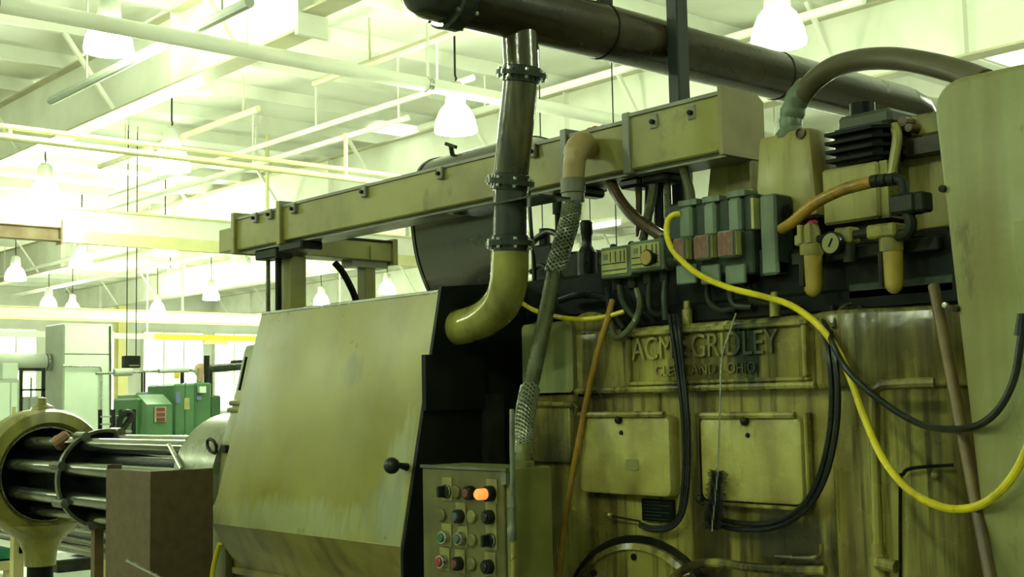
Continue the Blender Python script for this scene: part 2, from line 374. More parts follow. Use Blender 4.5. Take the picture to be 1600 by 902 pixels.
# windows: bright translucent panes in steel frames
wn = 1
def window_x(y0, y1, z0, z1, nx, nz, x=XL):
    global wn
    f = MB()
    t = 0.06
    for k in range(nx + 1):
        yy = y0 + (y1 - y0) * k / nx
        f.box((x, yy - t / 2, z0), (x + 0.08, yy + t / 2, z1))
    for k in range(nz + 1):
        zz = z0 + (z1 - z0) * k / nz
        f.box((x, y0, zz - t / 2), (x + 0.075, y1, zz + t / 2))
    w = f.build('window_%d' % wn, beamw_m); tag(w, None, None, kind='structure'); wn += 1
    for i in range(nx):
        for j in range(nz):
            MB().box((x + 0.01, y0 + (y1 - y0) * i / nx + t / 2, z0 + (z1 - z0) * j / nz + t / 2), (x + 0.03, y0 + (y1 - y0) * (i + 1) / nx - t / 2, z0 + (z1 - z0) * (j + 1) / nz - t / 2)).build('pane', pane_m, w)
def window_y(x0, x1, z0, z1, nx, nz, y=YK):
    global wn
    f = MB(); t = 0.06
    for k in range(nx + 1):
        xx = x0 + (x1 - x0) * k / nx
        f.box((xx - t / 2, y - 0.08, z0), (xx + t / 2, y, z1))
    for k in range(nz + 1):
        zz = z0 + (z1 - z0) * k / nz
        f.box((x0, y - 0.075, zz - t / 2), (x1, y, zz + t / 2))
    w = f.build('window_%d' % wn, beamw_m); tag(w, None, None, kind='structure'); wn += 1
    for i in range(nx):
        for j in range(nz):
            MB().box((x0 + (x1 - x0) * i / nx + t / 2, y - 0.03, z0 + (z1 - z0) * j / nz + t / 2), (x0 + (x1 - x0) * (i + 1) / nx - t / 2, y - 0.01, z0 + (z1 - z0) * (j + 1) / nz - t / 2)).build('pane', pane_m, w)
window_x(15.3, 17.6, 1.4, 4.6, 3, 2)
window_x(18.2, 21.0, 1.4, 4.6, 3, 2)
window_x(21.8, 24.4, 1.4, 4.6, 3, 2)
window_x(24.9, 27.6, 1.4, 4.6, 3, 2)
window_y(-45.5, -41.0, 1.4, 4.4, 4, 2)
window_y(-40.0, -34.0, 1.4, 4.4, 5, 2)
window_y(-32.5, -26.5, 1.4, 4.4, 5, 2)
window_y(-24.5, -19.0, 1.4, 4.2, 5, 2)
window_y(-17.0, -12.0, 1.4, 4.2, 5, 2)
# skylights
for n_, (px, py, w_, l_) in enumerate([(655, 208, 0.7, 1.6), (50, 254, 0.9, 3.0), (160, 262, 0.9, 3.5), (305, 142, 0.4, 0.5), (1585, 92, 0.6, 1.2), (130, 240, 0.8, 3.0)]):
    p = P(px, py, z=ZC - 0.12)
    s_ = MB().box((p.x - w_ / 2, p.y - l_ / 2, ZC - 0.13), (p.x + w_ / 2, p.y + l_ / 2, ZC - 0.09)).build('skylight', pane_m, ceil_o)

# roof girders (rigid frame rafters) along X with flange braces
def girder(y, zb, zt, label, x0=XL, x1=XR, step=None):
    t = thing('roof_girder', (0, y, zb), label, 'girder', 'white plate girders under the roof')
    w = MB()
    segs = [(x0, x1, zb)] if not step else [(x0, step[0], zb), (step[0], x1, step[1])]
    for a, b, z in segs:
        w.box((a, y - 0.012, z), (b, y + 0.012, zt))
    w.build('web', beamw_m, t)
    fb = MB()
    for a, b, z in segs: fb.box((a, y - 0.13, z - 0.025), (b, y + 0.13, z))
    fb.build('bottom_flange', flange_m, t)
    MB().box((x0, y - 0.13, zt), (x1, y + 0.13, zt + 0.02)).build('top_flange', flange_m, t)
    if step:
        MB().box((step[0] - 0.03, y - 0.17, zb - 0.08), (step[0] + 0.03, y + 0.17, zt)).build('splice_plate', beamw_m, t)
    k = 0
    x = x0 + PUR
    while x < x1 - 0.5:
        z = zb if (not step or x < step[0]) else step[1]
        if k % 2 == 0 and x < -2:
            for sgn in (-1, 1):
                MB().bar((x, y + sgn * 0.1, z + 0.02), (x, y + sgn * 0.72, ZC - 0.17), 0.05, 0.05).build('flange_brace', beamw_m, t)
        if k % 4 == 1 and x < -2:
            MB().box((x - 0.01, y - 0.11, z), (x + 0.01, y + 0.11, zt)).build('web_stiffener', beamw_m, t)
        x += PUR; k += 1
    return t
xs_ = P(487, 60, y=6.4).x
girder(6.4, 5.2, 6.03, 'white roof girder with bolted splice plate, nearest at upper left', step=(xs_, 5.36))
girder(12.5, 5.2, 6.03, 'white roof girder running behind the brown exhaust pipe')
girder(18.8, 5.2, 6.03, 'white roof girder behind the small lamps, second from the back wall')
girder(24.9, 5.2, 6.03, 'white roof girder farthest away, close to the back wall')

# yellow columns
def column(px, py, y, w, label, ztop=5.17):
    p = P(px, py, y=y)
    t = thing('building_column', (p.x, y, 0), label, 'column', 'yellow building columns')
    MB().box((p.x - w / 2, y - 0.01, 0), (p.x + w / 2, y + 0.01, ztop)).build('web', coly_m, t)
    for s_ in (-1, 1): MB().box((p.x + s_ * w / 2 - 0.012, y - w / 2, 0), (p.x + s_ * w / 2 + 0.012, y + w / 2, ztop)).build('flange', coly_m, t)
    MB().box((p.x - w * 0.7, y - w * 0.7, 0), (p.x + w * 0.7, y + w * 0.7, 0.03)).build('base_plate', flange_m, t)
column(189, 560, 18.8, 0.36, 'yellow steel column right of the tall pale green cabinet')
column(13, 520, 18.8, 0.36, 'yellow steel column at the left edge above the round duct')
column(605, 440, 24.9, 0.3, 'distant yellow column behind the tilted hood')

# crane runway beams along Y
def beam_y(x, py_t, py_b, px, label, split, y0=1.0, y1=27.5, fl=0.3):
    zt, zb = P(px, py_t, x=x).z, P(px, py_b, x=x).z
    t = thing('runway_beam', (x, (y0 + y1) / 2, zb), label, 'beam')
    zm = zt + (zb - zt) * split
    MB().box((x - 0.02, y0, zm), (x + 0.02, y1, zt)).build('web', beamw_m, t)
    MB().box((x - fl / 2, y0, zt), (x + fl / 2, y1, zt + 0.03)).build('top_flange', beamy_m, t)
    MB().box((x - 0.04, y0, zb), (x + 0.04, y1, zm)).build('lower_rail', beamy_m, t)
    for yy in (4.0, 10.5, 17.0, 23.5):
        MB().box((x - 0.03, yy - 0.02, zt + 0.03), (x + 0.03, yy + 0.02, 5.175 if abs(yy - 6.4) < 1 else ZC - 0.2)).build('hanger_rod', beamy_m, t)
    return t
beam_y(-18.0, 335, 386, 200, 'long white crane beam with pale yellow lower rail at left', 0.62, fl=0.12)
beam_y(-34.0, 486, 504, 200, 'distant white crane beam crossing in front of the windows', 0.8, fl=0.2)
x_ = -31.0
za, zb_ = P(150, 520, x=x_).z, P(150, 529, x=x_).z
t = thing('crane_rail', (x_, 16, zb_), 'thin grey and yellow crane rail below the distant white beam', 'rail')
ys = P(240, 525, x=x_).y
MB().box((x_ - 0.05, 6, zb_), (x_ + 0.05, ys, za)).build('grey_section', cabg_m, t)
MB().box((x_ - 0.05, ys, zb_), (x_ + 0.05, 27, za)).build('yellow_section', mat('crane_yellow', (0.7, 0.62, 0.03), rough=0.4), t)
for px in (108, 337): 
    p = P(px, 532, x=x_); MB().box((x_ - 0.08, p.y - 0.35, zb_ - 0.1), (x_ + 0.08, p.y + 0.35, zb_)).build('trolley', dark_m if px == 108 else coly_m, t)
for yy in (10.0, 14.5, 20.5, 25): MB().box((x_ - 0.015, yy - 0.015, za), (x_ + 0.015, yy + 0.015, ZC - 0.1)).build('hanger_rod', purl_m, t)
# short rusty beam at left
x_ = -17.5
zt, zb_ = P(40, 352, x=x_).z, P(40, 374, x=x_).z
y1 = P(91, 365, x=x_).y
t = thing('rusty_beam', (x_, y1 - 2, zb_), 'short rust-brown beam under the white crane beam at left', 'beam')
MB().box((x_ - 0.02, 2.5, zb_ + .02), (x_ + 0.02, y1, zt - .02)).build('web', rust_m, t)
MB().box((x_ - 0.09, 2.5, zt - .02), (x_ + 0.09, y1, zt)).build('top_flange', rust_m, t)
MB().box((x_ - 0.09, 2.5, zb_), (x_ + 0.09, y1, zb_ + .02)).build('bottom_flange', rust_m, t)
MB().box((x_ - 0.1, y1, zb_ - .04), (x_ + 0.1, y1 + .03, zt + 0.1)).build('end_plate', rust_m, t)

# overhead pipes along Y
def pipe_y(x, z, y0, y1, r, name, label, m_, hang=()):
    t = thing(name, (x, (y0 + y1) / 2, z - r), label, 'pipe')
    MB().cyl((x, y0, z), (x, y1, z), r, 16).build('pipe', m_, t)
    for yy in hang:
        MB().box((x - 0.012, yy - 0.012, z + r), (x + 0.012, yy + 0.012, ZC - 0.15)).build('hanger_rod', beamw_m, t)
        MB().cyl((x, yy - 0.03, z), (x, yy + 0.03, z), r * 1.15, 16).build('pipe_clamp', steel_m, t)
p = P(300, 63, z=4.95)
pipe_y(p.x, 4.95, 0, 27, 0.075, 'overhead_pipe', 'fat white overhead pipe crossing below the nearest girder at upper left', beamw_m, (3.5, 8.0, 14.0))
p1 = P(200, 222, x=-12); p2 = P(200, 237, x=-12)
t = thing('pipe_pair', (-12, 8, p2.z), 'pair of thin pale yellow pipes above the small bell lamp', 'pipes')
yb = P(625, 290, x=-12).y
for z in (p1.z, p2.z): MB().cyl((-12, 1.5, z), (-12, yb, z), 0.035 if z == p2.z else 0.028, 10).build('pipe', beamy_m, t)
for px in (15, 235, 540): 
    yy = P(px, 215, x=-12).y; MB().cyl((-12, yy, p2.z), (-12, yy, p1.z if px != 540 else p1.z + .42), 0.024, 8).build('strut', beamy_m, t)
# conduits / sprinkler pipes along X
def pipe_x(px, py, z, x0, x1, r, label, m_, drops=()):
    y = P(px, py, z=z).y
    t = thing('sprinkler_pipe', ((x0 + x1) / 2, y, z - r), label, 'pipe')
    MB().cyl((x0, y, z), (x1, y, z), r, 10).build('pipe', m_, t)
    for x in drops: MB().box((x - .01, y - .01, z), (x + .01, y + .01, ZC - .1)).build('hanger_rod', m_, t)
    return t
pipe_x(560, 105, 5.6, -13.2, -8.2, 0.045, 'short tan pipe run above the clamp on the fat overhead pipe', flange_m, (-12, -9.5))
pipe_x(480, 205, 5.5, -22, -11.5, 0.04, 'thin white sprinkler pipe, upper of the two left of the hanging lamp', beamw_m, (-20, -15, -12.2))
pipe_x(470, 235, 5.3, -24, -13.0, 0.04, 'thin white sprinkler pipe, lower of the two left of the hanging lamp', beamw_m, (-22, -17, -13.2))
pipe_x(250, 305, 5.5, -24, -17.5, 0.04, 'thin white sprinkler pipe between the two smaller bell lamps at left', beamw_m, (-23.5, -18))
pipe_x(90, 285, 5.6, -20, -14.8, 0.045, 'tan conduit with dark end above the lower left bell lamp', flange_m, (-19, -15.2))
pipe_x(130, 400, 5.3, -44, -25, 0.05, 'bright pipe below the white crane beam, upper of two', beamw_m, (-42, -35, -26))
pipe_x(200, 425, 5.2, -44, -24, 0.05, 'bright pipe below the white crane beam, lower of two', beamw_m, (-42, -35, -26))
pipe_x(950, 115, 5.6, -14.5, -7, 0.05, 'white pipe seen under the brown exhaust pipe, right of the drop duct', beamw_m, (-13, -8))
pipe_x(75, 160, 5.1, -14, -9.5, 0.05, 'grey conduit with coupling along the nearest girder', cabg_m, (-13, -10))

# ------------------------------------------------------------------ high bay lamps
def make_lamp():
    t = thing('high_bay_lamp', (0, 0, 0), 'x', 'lamp', 'high bay lamps')
    MB().lathe((0, 0, 0), (0, 0, 1), [(0.23, 0), (0.235, 0.02), (0.215, 0.14), (0.165, 0.25), (0.11, 0.31)], 20).build('refractor', glow_m, t)
    MB().lathe((0, 0, 0), (0, 0, 1), [(0.112, 0.31), (0.115, 0.34), (0.1, 0.52), (0.06, 0.56)], 16).build('ballast_housing', bell_m, t)
    MB().tube([(0, 0, .55), (0.02, 0, .6), (0, 0, .64), (0, 0, 1.71)], 0.012, 6).build('hook_rod', dark_m, t)
    return t
lamp0 = make_lamp(); lused = [0]
ZL = 4.55
def lamp(label, px=None, py=None, xy=None, dz=0.0):
    if xy is None:
        p = P(px, py, z=ZL + 0.12 + dz); xy = (p.x, p.y)
    o = lamp0 if not lused[0] else copy_tree(lamp0)
    lused[0] = 1
    o.location = (xy[0], xy[1], ZL + dz); o['label'] = label
for l_, px, py in [
    ('dazzling bell lamp at upper left beside the nearest girder', 170, 62),
    ('bright hanging bell lamp just left of the drop duct', 712, 190),
    ('dazzling bell lamp at the top, right of the dark vertical post', 1216, 48),
    ('bell lamp hanging over the left end of the long wireway, above the crane beam', 268, 252),
    ('bell lamp at far left just above the white crane beam', 70, 303),
    ('small bell lamp under the white crane beam, second from the left edge', 127, 408),
    ('small bell lamp at the left edge under the white crane beam', 24, 430),
    ('lamp half hidden right under the crane beam', 258, 390),
    ('tiny far lamp above the yellow column', 266, 446),
    ('tiny far lamp left of the wireway supports', 385, 430),
    ('tiny far lamp above the tall pale cabinet, right one', 113, 482),
    ('tiny far lamp above the tall pale cabinet, left one', 76, 474),
    ('tiny far lamp right of the yellow column', 246, 482),
    ('far lamp shining over the top edge of the hood, right one', 605, 452),
    ('far lamp shining over the top edge of the hood, left one', 502, 470),
    ('far lamp in the haze of lights left of the wireway supports', 330, 462)]:
    lamp(l_, px, py, dz=0.45 if px == 170 else 0.0)
for n_, xy in enumerate([(0.3, -3.0), (-8.5, -2.6), (3.2, 5.5), (-2.2, 9.0), (-2.0, 14.5), (-6.5, 19.0), (-12.0, 19.5), (-22, -2.5), (-15.0, -2.5), (-28, 2.0), (-36, 3.0), (-4.2, -4.4)]):  # last lamp is added to brighten the machine front and hood
    lamp('unseen high bay lamp over the ' + ['aisle before the control box', 'aisle before the hood', 'right end of the machine', 'area behind the pale guard', 'back of the hall at right', 'back of the hall behind the valves', 'back of the hall behind the drop duct', 'aisle left of the view', 'aisle beside the bar reel', 'left side of the hall', 'far left corner of the hall', 'wall side of the aisle behind the viewer, added to brighten the machine front'][n_], xy=xy)
# two fluorescent fixtures seen through the gap under the wireway
for n_, (px, py, y) in enumerate([(942, 352, 14.0), (905, 425, 10.0)]):
    p = P(px, py, y=y)
    t = thing('strip_light', (p.x, p.y, p.z), ['strip light glimpsed above the placard valves', 'bright strip light glimpsed left of the placard valves'][n_], 'strip light', 'strip lights behind the machine')
    L_ = (0.35, 0.75)[n_]; r_ = 0.04
    MB().cyl((p.x - L_, p.y, p.z), (p.x + L_, p.y, p.z), r_, 10).build('tube', tube_m, t)
    MB().box((p.x - L_, p.y - 0.06, p.z + r_), (p.x + L_, p.y + 0.06, p.z + r_ + 0.05)).build('fixture_body', beamw_m, t)
    for s_ in (-1, 1): MB().cyl((p.x + s_ * L_ * .8, p.y, p.z + r_ + .05), (p.x + s_ * L_ * .8, p.y, ZC - .1), 0.008, 6).build('hanger_rod', dark_m, t)


# ================================================================== BACKGROUND EQUIPMENT
def solid(px, py, x=None, y=None): return P(px, py, x=x, y=y)
# tall pale green cabinet: +X face px 98..175, -Y face px 70..98
xc = -24.0
ya, yb_, zlo, zt = rectx(98, 506, 175, 670, xc)
xb = P(70, 560, y=ya).x
t = thing('tall_enclosure', ((xc + xb) / 2, (ya + yb_) / 2, 0), 'tall pale green enclosure standing behind the bar reel', 'enclosure')
MB().box((xb, ya, 0), (xc, yb_, zt), 0.02).build('body', cabg_m, t)
zs = P(135, 555, x=xc).z
MB().box((xc, ya + 0.03, 0.05), (xc + 0.02, yb_ - 0.03, zs)).build('front_panel', cab_m, t)
MB().box((xc, ya + 0.03, zs + 0.03), (xc + 0.02, yb_ - 0.03, zt - 0.04)).build('upper_panel', cab_m, t)
pts = [P(98, 572, x=xc + .06), P(150, 573, x=xc + .06), P(158, 580, x=xc + .06), P(158, 670, x=xc + .06)]
MB().tube(cr([pts[0], pts[0].lerp(pts[1], .5), pts[1], pts[2], pts[2].lerp(pts[3], .5), pts[3]], 4), 0.022, 8).build('conduit', steel_m, t)
MB().cyl(P(172, 510, x=xc + .04), P(173, 690, x=xc + .04), 0.015, 6).build('edge_cable', dark_m, t)
# round duct along Y left of the cabinet
x_ = -24.6
zc_ = P(30, 566, x=x_).z
t = thing('round_duct', (x_, 9, zc_ - .17), 'fat pale round duct entering the tall enclosure from the left', 'duct')
ye = P(70, 566, x=x_).y
MB().cyl((x_, 6.5, zc_), (x_, ye, zc_), 0.17, 20).build('pipe', cabg_m, t)
for yy in (8.2, 9.4): MB().cyl((x_, yy, zc_), (x_, yy + .05, zc_), 0.18, 20).build('seam_band', steel_m, t)
# beige cabinets at left edge
xc = -19.5
ya, yb_, zlo, zt = rectx(-60, 567, 30, 690, xc)
t = thing('electrical_cabinet', (xc - .4, (ya + yb_) / 2, 0), 'pale electrical cabinet at the left edge behind the reel', 'cabinet')
yy1 = P(29, 590, x=xc).y
zmid = P(10, 593, x=xc).z
MB().box((xc - .8, 5.6, 0), (xc, yy1 + .02, zmid), .01).build('body', cabg_m, t)
MB().box((xc - .7, P(5, 575, x=xc).y, zmid), (xc - .02, yy1, zt), .01).build('top_box', cab_m, t)
MB().box((xc, P(17, 620, x=xc).y, .2), (xc + .015, yy1 - .02, zmid - .05)).build('door', cab_m, t)
MB().box((xc, P(17, 620, x=xc).y - .9, .2), (xc + .015, P(16, 620, x=xc).y - .01, zmid - .05)).build('door', cab_m, t)
r_ = rectx(19, 636, 25, 648, xc + .02); MB().box((xc + .015, r_[0], r_[2]), (xc + .025, r_[1], r_[3])).build('paper_notice', placard_m, t)
# stand with dark frame between cabinet and enclosure
xc = -20.5
t = thing('work_stand', (xc, P(50, 620, x=xc).y, 0), 'dark framed stand between the cabinet and the tall enclosure', 'stand')
for px in (33, 68): p = P(px, 580, x=xc); MB().box((xc - .02, p.y - .025, 0), (xc + .02, p.y + .025, p.z)).build('post', dark_m, t)
a, b = P(31, 580, x=xc), P(70, 580, x=xc)
MB().box((xc - .03, a.y, a.z), (xc + .03, b.y, a.z + .05)).build('top_rail', dark_m, t)
a, b = P(31, 611, x=xc), P(70, 611, x=xc); MB().box((xc - .02, a.y, a.z), (xc + .02, b.y, a.z + .03)).build('cross_rail', dark_m, t)
p = P(49, 590, x=xc); MB().cyl((xc, p.y, .6), (xc, p.y, p.z), .02, 8).build('lamp_stem', cabg_m, t)
r_ = rectx(36, 620, 60, 650, xc - .1); MB().box((xc - .3, r_[0], r_[2]), (xc - .1, r_[1], r_[3])).build('tray', cabg_m, t)

# green lathe: front (−Y) and +X faces
xg = -13.2
t = thing('green_lathe', (xg, P(270, 640, x=xg).y, 0), 'green machine tool standing in the background left of the hood', 'machine')
def gbox(name, px0, py0, px1, x, dx, m_, z0=0, bev=.02):
    ya, yb_, _, zt = rectx(px0, py0, px1, 680, x)
    return MB().box((x - dx, ya, z0), (x, yb_, zt), bev).build(name, m_, t)
gbox('tall_cabinet', 272, 600, 308, xg, .7, green_m)
gbox('control_cabinet', 304, 598, 331, xg - .05, .6, green_m)
# sloped front housing
ya, yb_, _, zt = rectx(229, 616, 270, 680, xg + .25)
zt2 = P(250, 632, x=xg + .25).z
MB().prism([(xg + .25, 0), (xg + .25, zt2), (xg + .02, zt), (xg - .5, zt), (xg - .5, 0)], ya, yb_, 'y', .01).build('sloped_housing', green_m, t)
gbox('low_housing', 212, 622, 231, xg + .1, .6, green_m)
gbox('rear_housing', 234, 612, 272, xg - .6, .4, greend_m)
gbox('end_housing', 329, 618, 346, xg - .05, .5, greend_m)
r_ = rectx(242, 636, 260, 660, xg + .27); w_ = MB().box((xg + .25, r_[0], r_[2]), (xg + .27, r_[1], r_[3]), .005).build('window', rust_m, t)
for k in range(3):
    za = r_[2] + (r_[3] - r_[2]) * (k + .5) / 3; MB().box((xg + .27, r_[0] + .02, za - .02), (xg + .275, r_[1] - .02, za + .02)).build('window_bar', redd_m, w_)
for a_ in ((288, 622, 296, 640), (275, 613, 282, 630), (312, 604, 322, 614), (307, 620, 315, 625)):
    r_ = rectx(*a_, xg + .01); MB().box((xg - .05, r_[0], r_[2]), (xg + .012, r_[1], r_[3])).build('sign_plate', [cab_m, placard_m, cabg_m, blue_m][(a_[0] // 7) % 4], t)
for px in (290, 305): p = P(px, 640, x=xg); MB().box((xg, p.y - .01, .3), (xg + .006, p.y, p.z + .3)).build('door_seam', greend_m, t)
p = P(323, 600, x=xg - .3); q = P(323, 556, x=xg - .3)
MB().cyl(p, q, .035, 8).build('mast', dark_m, t)
p = P(312, 598, x=xg - .2); q = P(313, 576, x=xg - .2)
MB().cyl(p, q, .04, 8).build('hose_riser', rust_m, t)
# long dark arm (bar feeder)
x_ = -15.2
a, b = P(313, 577, x=x_), P(420, 570, x=x_)
t = thing('bar_feeder', ((a.x), (a.y + b.y) / 2, a.z), 'long dark tube of a bar feeder above the green machine', 'bar feeder')
MB().tube([a, b], .055, 12).build('tube', vdark_m, t)
a2, b2 = P(318, 572.5, x=x_ + .05), P(420, 566, x=x_ + .05); MB().tube([a2, b2], .016, 8).build('top_rod', steel_m, t)
c_ = P(362, 568, x=x_); d_ = P(395, 566, x=x_); MB().tube([c_, d_], .04, 8).build('motor', dark_m, t)
MB().cyl(P(313, 577, x=x_ + .1), P(313, 577, x=x_ - .1), .08, 12).build('end_flange', rust_m, t)
MB().box((x_ - .03, b.y - .1, 0), (x_ + .03, b.y - .04, b.z)).build('support_leg', dark_m, t)
MB().box((x_ - .03, a.y + .1, 0), (x_ + .03, a.y + .16, a.z)).build('support_leg', dark_m, t)
# pipe run with couplings behind cabinet → green machine
x_ = -15.0
t = thing('pipe_run', (x_, P(230, 580, x=x_).y, P(230, 582, x=x_).z), 'grey pipe run with couplings above the green machine', 'pipe')
seg = [(176, 583), (205, 580), (215, 580.5), (240, 579), (248, 579), (295, 578)]
MB().tube([P(a, b, x=x_) for a, b in [(150, 584), (295, 578)]], .018, 10).build('pipe', steel_m, t)
for (a, b), w_ in (((178, 205), .05), ((248, 294), .032)):
    MB().tube([P(a, 582.5 - (a - 176) * .035, x=x_), P(b, 582.5 - (b - 176) * .035, x=x_)], w_, 12).build('coupling', cabg_m, t)
MB().tube(cr([P(294, 578, x=x_), P(303, 580, x=x_), P(309, 588, x=x_), P(310, 600, x=x_)], 4), .018, 8).build('hose_bend', steel_m, t)
for px in (222, 226, 283, 286): p = P(px, 582, x=x_); MB().cyl((x_, p.y, 0), (x_, p.y, p.z), .012, 6).build('drop_pipe', dark_m, t)
r_ = rectx(272, 583, 280, 592, x_); MB().box((x_, r_[0], r_[2]), (x_ + .02, r_[1], r_[3])).build('yellow_tag', yel_m, t)
# dark hanging box next to the column
x_ = -19.0
r_ = rectx(196, 556, 220, 575, x_)
t = thing('hanging_box', (x_, (r_[0] + r_[1]) / 2, r_[2]), 'small dark box hanging right of the yellow column', 'box')
MB().box((x_ - .15, r_[0], r_[2]), (x_, r_[1], r_[3]), .01).build('body', dark_m, t)
MB().box((x_, r_[0] + .06, r_[2] + .03), (x_ + .01, r_[1] - .03, r_[2] + .045)).build('label_strip', placard_m, t)
for yy in (r_[0] + .05, r_[1] - .05): MB().cyl((x_ - .07, yy, r_[3]), (x_ - .07, yy, ZC - .1), .008, 6).build('hanger_rod', dark_m, t)
# dark cart of pipes behind reel
x_ = -11.5
t = thing('parts_cart', (x_, P(195, 660, x=x_).y, 0), 'dark cart with a coiled hose left of the green machine', 'cart')
for zpy in (650, 662, 674):
    a, b = P(176, zpy, x=x_), P(210, zpy, x=x_); MB().box((x_ - .3, a.y, a.z - .015), (x_, b.y, a.z)).build('shelf', cabg_m, t)
for px in (177, 209):
    for dx in (-.3, 0): p = P(px, 640, x=x_); MB().box((x_ + dx - .015, p.y - .015, 0), (x_ + dx + .015, p.y + .015, p.z)).build('post', dark_m, t)
pts = [P(px, py, x=x_ + .03) for px, py in ((186, 672), (188, 655), (196, 645), (206, 648), (200, 660), (190, 672))]
MB().tube(cr(pts, 5), .03, 8).build('coiled_hose', dark_m, t)

# floor clutter at lower left
def table(x, px0, px1, py, name, label, m_, depth=.5, th=.05):
    a, b = P(px0, py, x=x), P(px1, py, x=x)
    t = thing(name, (x, (a.y + b.y) / 2, 0), label, 'table')
    MB().box((x - depth, a.y, a.z - th), (x, b.y, a.z), .004).build('top', m_, t)
    for yy in (a.y + .05, b.y - .05):
        for dx in (-depth + .05, -.05): MB().box((x + dx - .025, yy - .025, 0), (x + dx + .025, yy + .025, a.z - th)).build('leg', coly_m, t)
    return a, b
a, b = table(-8.2, -40, 30, 884, 'work_bench', 'low yellow bench under the teal tray at lower left', coly_m)
p = P(8, 876, x=-8.3)
t = thing('teal_tray', (-8.45, p.y, a.z), 'teal plastic tray on the low bench at lower left', 'tray')
ya = P(-30, 870, x=-8.3).y; yb_ = P(20, 870, x=-8.3).y
mb = MB(); mb.box((-8.6, ya, a.z), (-8.3, yb_, a.z + .01)); mb.build('base', teal_m, t)
h_ = a.z + .075
for lo, hi in (((-8.61, ya, a.z), (-8.6, yb_, h_)), ((-8.31, ya, a.z), (-8.3, yb_, h_)), ((-8.6, ya, a.z), (-8.31, ya + .01, h_)), ((-8.6, yb_ - .01, a.z), (-8.31, yb_, h_))): MB().box(lo, hi).build('wall', teal_m, t)
# rack with bar stock behind the reel (bars along X)
t = thing('bar_rack', (-6.4, 2.9, 0), 'yellow post rack holding steel bar stock behind the reel', 'rack')
for x, y in ((-7.6, 2.75), (-7.6, 3.3), (-5.4, 2.75), (-5.4, 3.3)):
    MB().box((x - .03, y - .03, 0), (x + .03, y + .03, 1.06)).build('post', coly_m, t)
for x in (-7.6, -5.4): MB().box((x - .03, 2.75, .76), (x + .03, 3.3, .80)).build('cross_arm', coly_m, t)
k = 0
for row in range(6):
    for c in range(3 if row else 5):
        y = 2.82 + row * .01 + c * .11 + (row % 2) * .03; z = .825 + row * .047
        bar = MB().cyl((-8.6 + random.uniform(-.2, .2), y, z), (-4.6 + random.uniform(-.1, .1), y, z), .022, 10).build('steel_bar', bar_m)
        tag(bar, 'round steel bar lying in the stack on the rack', 'bar', 'bar stock on the rack')
        k += 1
# pale machine with dark table below the rack
x_ = -9.6
t = thing('low_machine', (x_ - .3, P(100, 880, x=x_).y, 0), 'low pale machine with dark slide under the bar rack', 'machine')
r_ = rectx(90, 872, 170, 892, x_); MB().box((x_ - .5, r_[0], r_[2]), (x_, r_[1], r_[3]), .01).build('dark_slide', dark_m, t)
MB().box((x_ - .6, r_[0] - .3, 0), (x_ + .02, r_[1] + .2, r_[2])).build('base', cab_m, t)
r_ = rectx(126, 860, 146, 871, x_ - .1); MB().box((x_ - .3, r_[0], P(100, 872, x=x_).z), (x_ - .1, r_[1], r_[3])).build('blue_cover', blue_m, t)

# ================================================================== STOCK REEL
AY, AZ = 2.28, 1.30
XRING = -6.0
t = thing('bar_reel', (XRING, AY, 0), 'round bar stock reel with steel tubes inside a yellow green ring stand', 'bar reel')
prof = [(0.225, -.09), (0.24, -.11), (0.29, -.1), (0.305, -.06), (0.305, .06), (0.29, .1), (0.24, .11), (0.225, .09), (0.225, -.09)]
MB().lathe((XRING, AY, AZ), (1, 0, 0), prof, 48).build('ring_housing', ring_m, t)
MB().lathe((XRING, AY, AZ + .3), (0, 0, 1), [(.06, -.02), (.05, .015), (.022, .03), (.02, .055), (0, .06)], 14).build('oil_cap', ring_m, t)
MB().lathe((XRING + .0, AY, AZ), (1, 0, 0), [(.222, -.085), (.222, .085), (.215, .085), (.215, -.085), (.222, -.085)], 40).build('bearing_race', steel_m, t)
# neck and stem
MB().lathe((XRING, AY, .55), (0, 0, 1), [(.11, 0), (.11, .24), (.085, .25), (.085, .25)], 20).build('stand_socket', ring_m, t)
MB().lathe((XRING, AY, .79), (0, 0, 1), [(.06, 0), (.06, .1)], 18).build('lift_screw', black_m, t)
MB().lathe((XRING, AY, .87), (0, 0, 1), [(.07, 0), (.075, .06), (.10, .12), (.17, .18), (.20, .2)], 24).build('neck', ring_m, t)
MB().box((XRING - .25, AY - .3, 0), (XRING + .25, AY + .3, .1), .02).box((XRING - .12, AY - .12, .1), (XRING + .12, AY + .12, .55), .02).build('pedestal', ring_m, t)
# core drum and tubes
MB().lathe((-8.0, AY, AZ), (1, 0, 0), [(.10, 0), (.10, 3.745)], 24).build('core', black_m, t)
MB().lathe((-7.2, AY, AZ), (1, 0, 0), [(.214, 0), (.214, 1.15), (.10, 1.15)], 32).build('dark_shell', black_m, t)
for k in range(8):
    an = math.radians(22.5 + 45 * k + 5)
    y, z = AY + .165 * math.cos(an), AZ + .165 * math.sin(an)
    MB().cyl((-8.0, y, z), (-4.255, y, z), .03, 14).build('stock_tube', bar_m, t)
rim_m = mat('worn_rim_steel', (.15, .16, .12), (.08, .085, .06), rough=.35, metal=.4, scale=12)
XCL = P(160, 745, y=AY).x
sp = MB().lathe((XCL, AY, AZ), (1, 0, 0), [(.09, -.012), (.2, -.012), (.205, 0), (.2, .012), (.09, .012), (.09, -.012)], 40).build('spider_disc', black_m, t)
MB().lathe((XCL + .02, AY, AZ), (1, 0, 0), [(.198, -.012), (.212, -.012), (.212, .012), (.198, .012), (.198, -.012)], 40).build('rim', rim_m, sp)
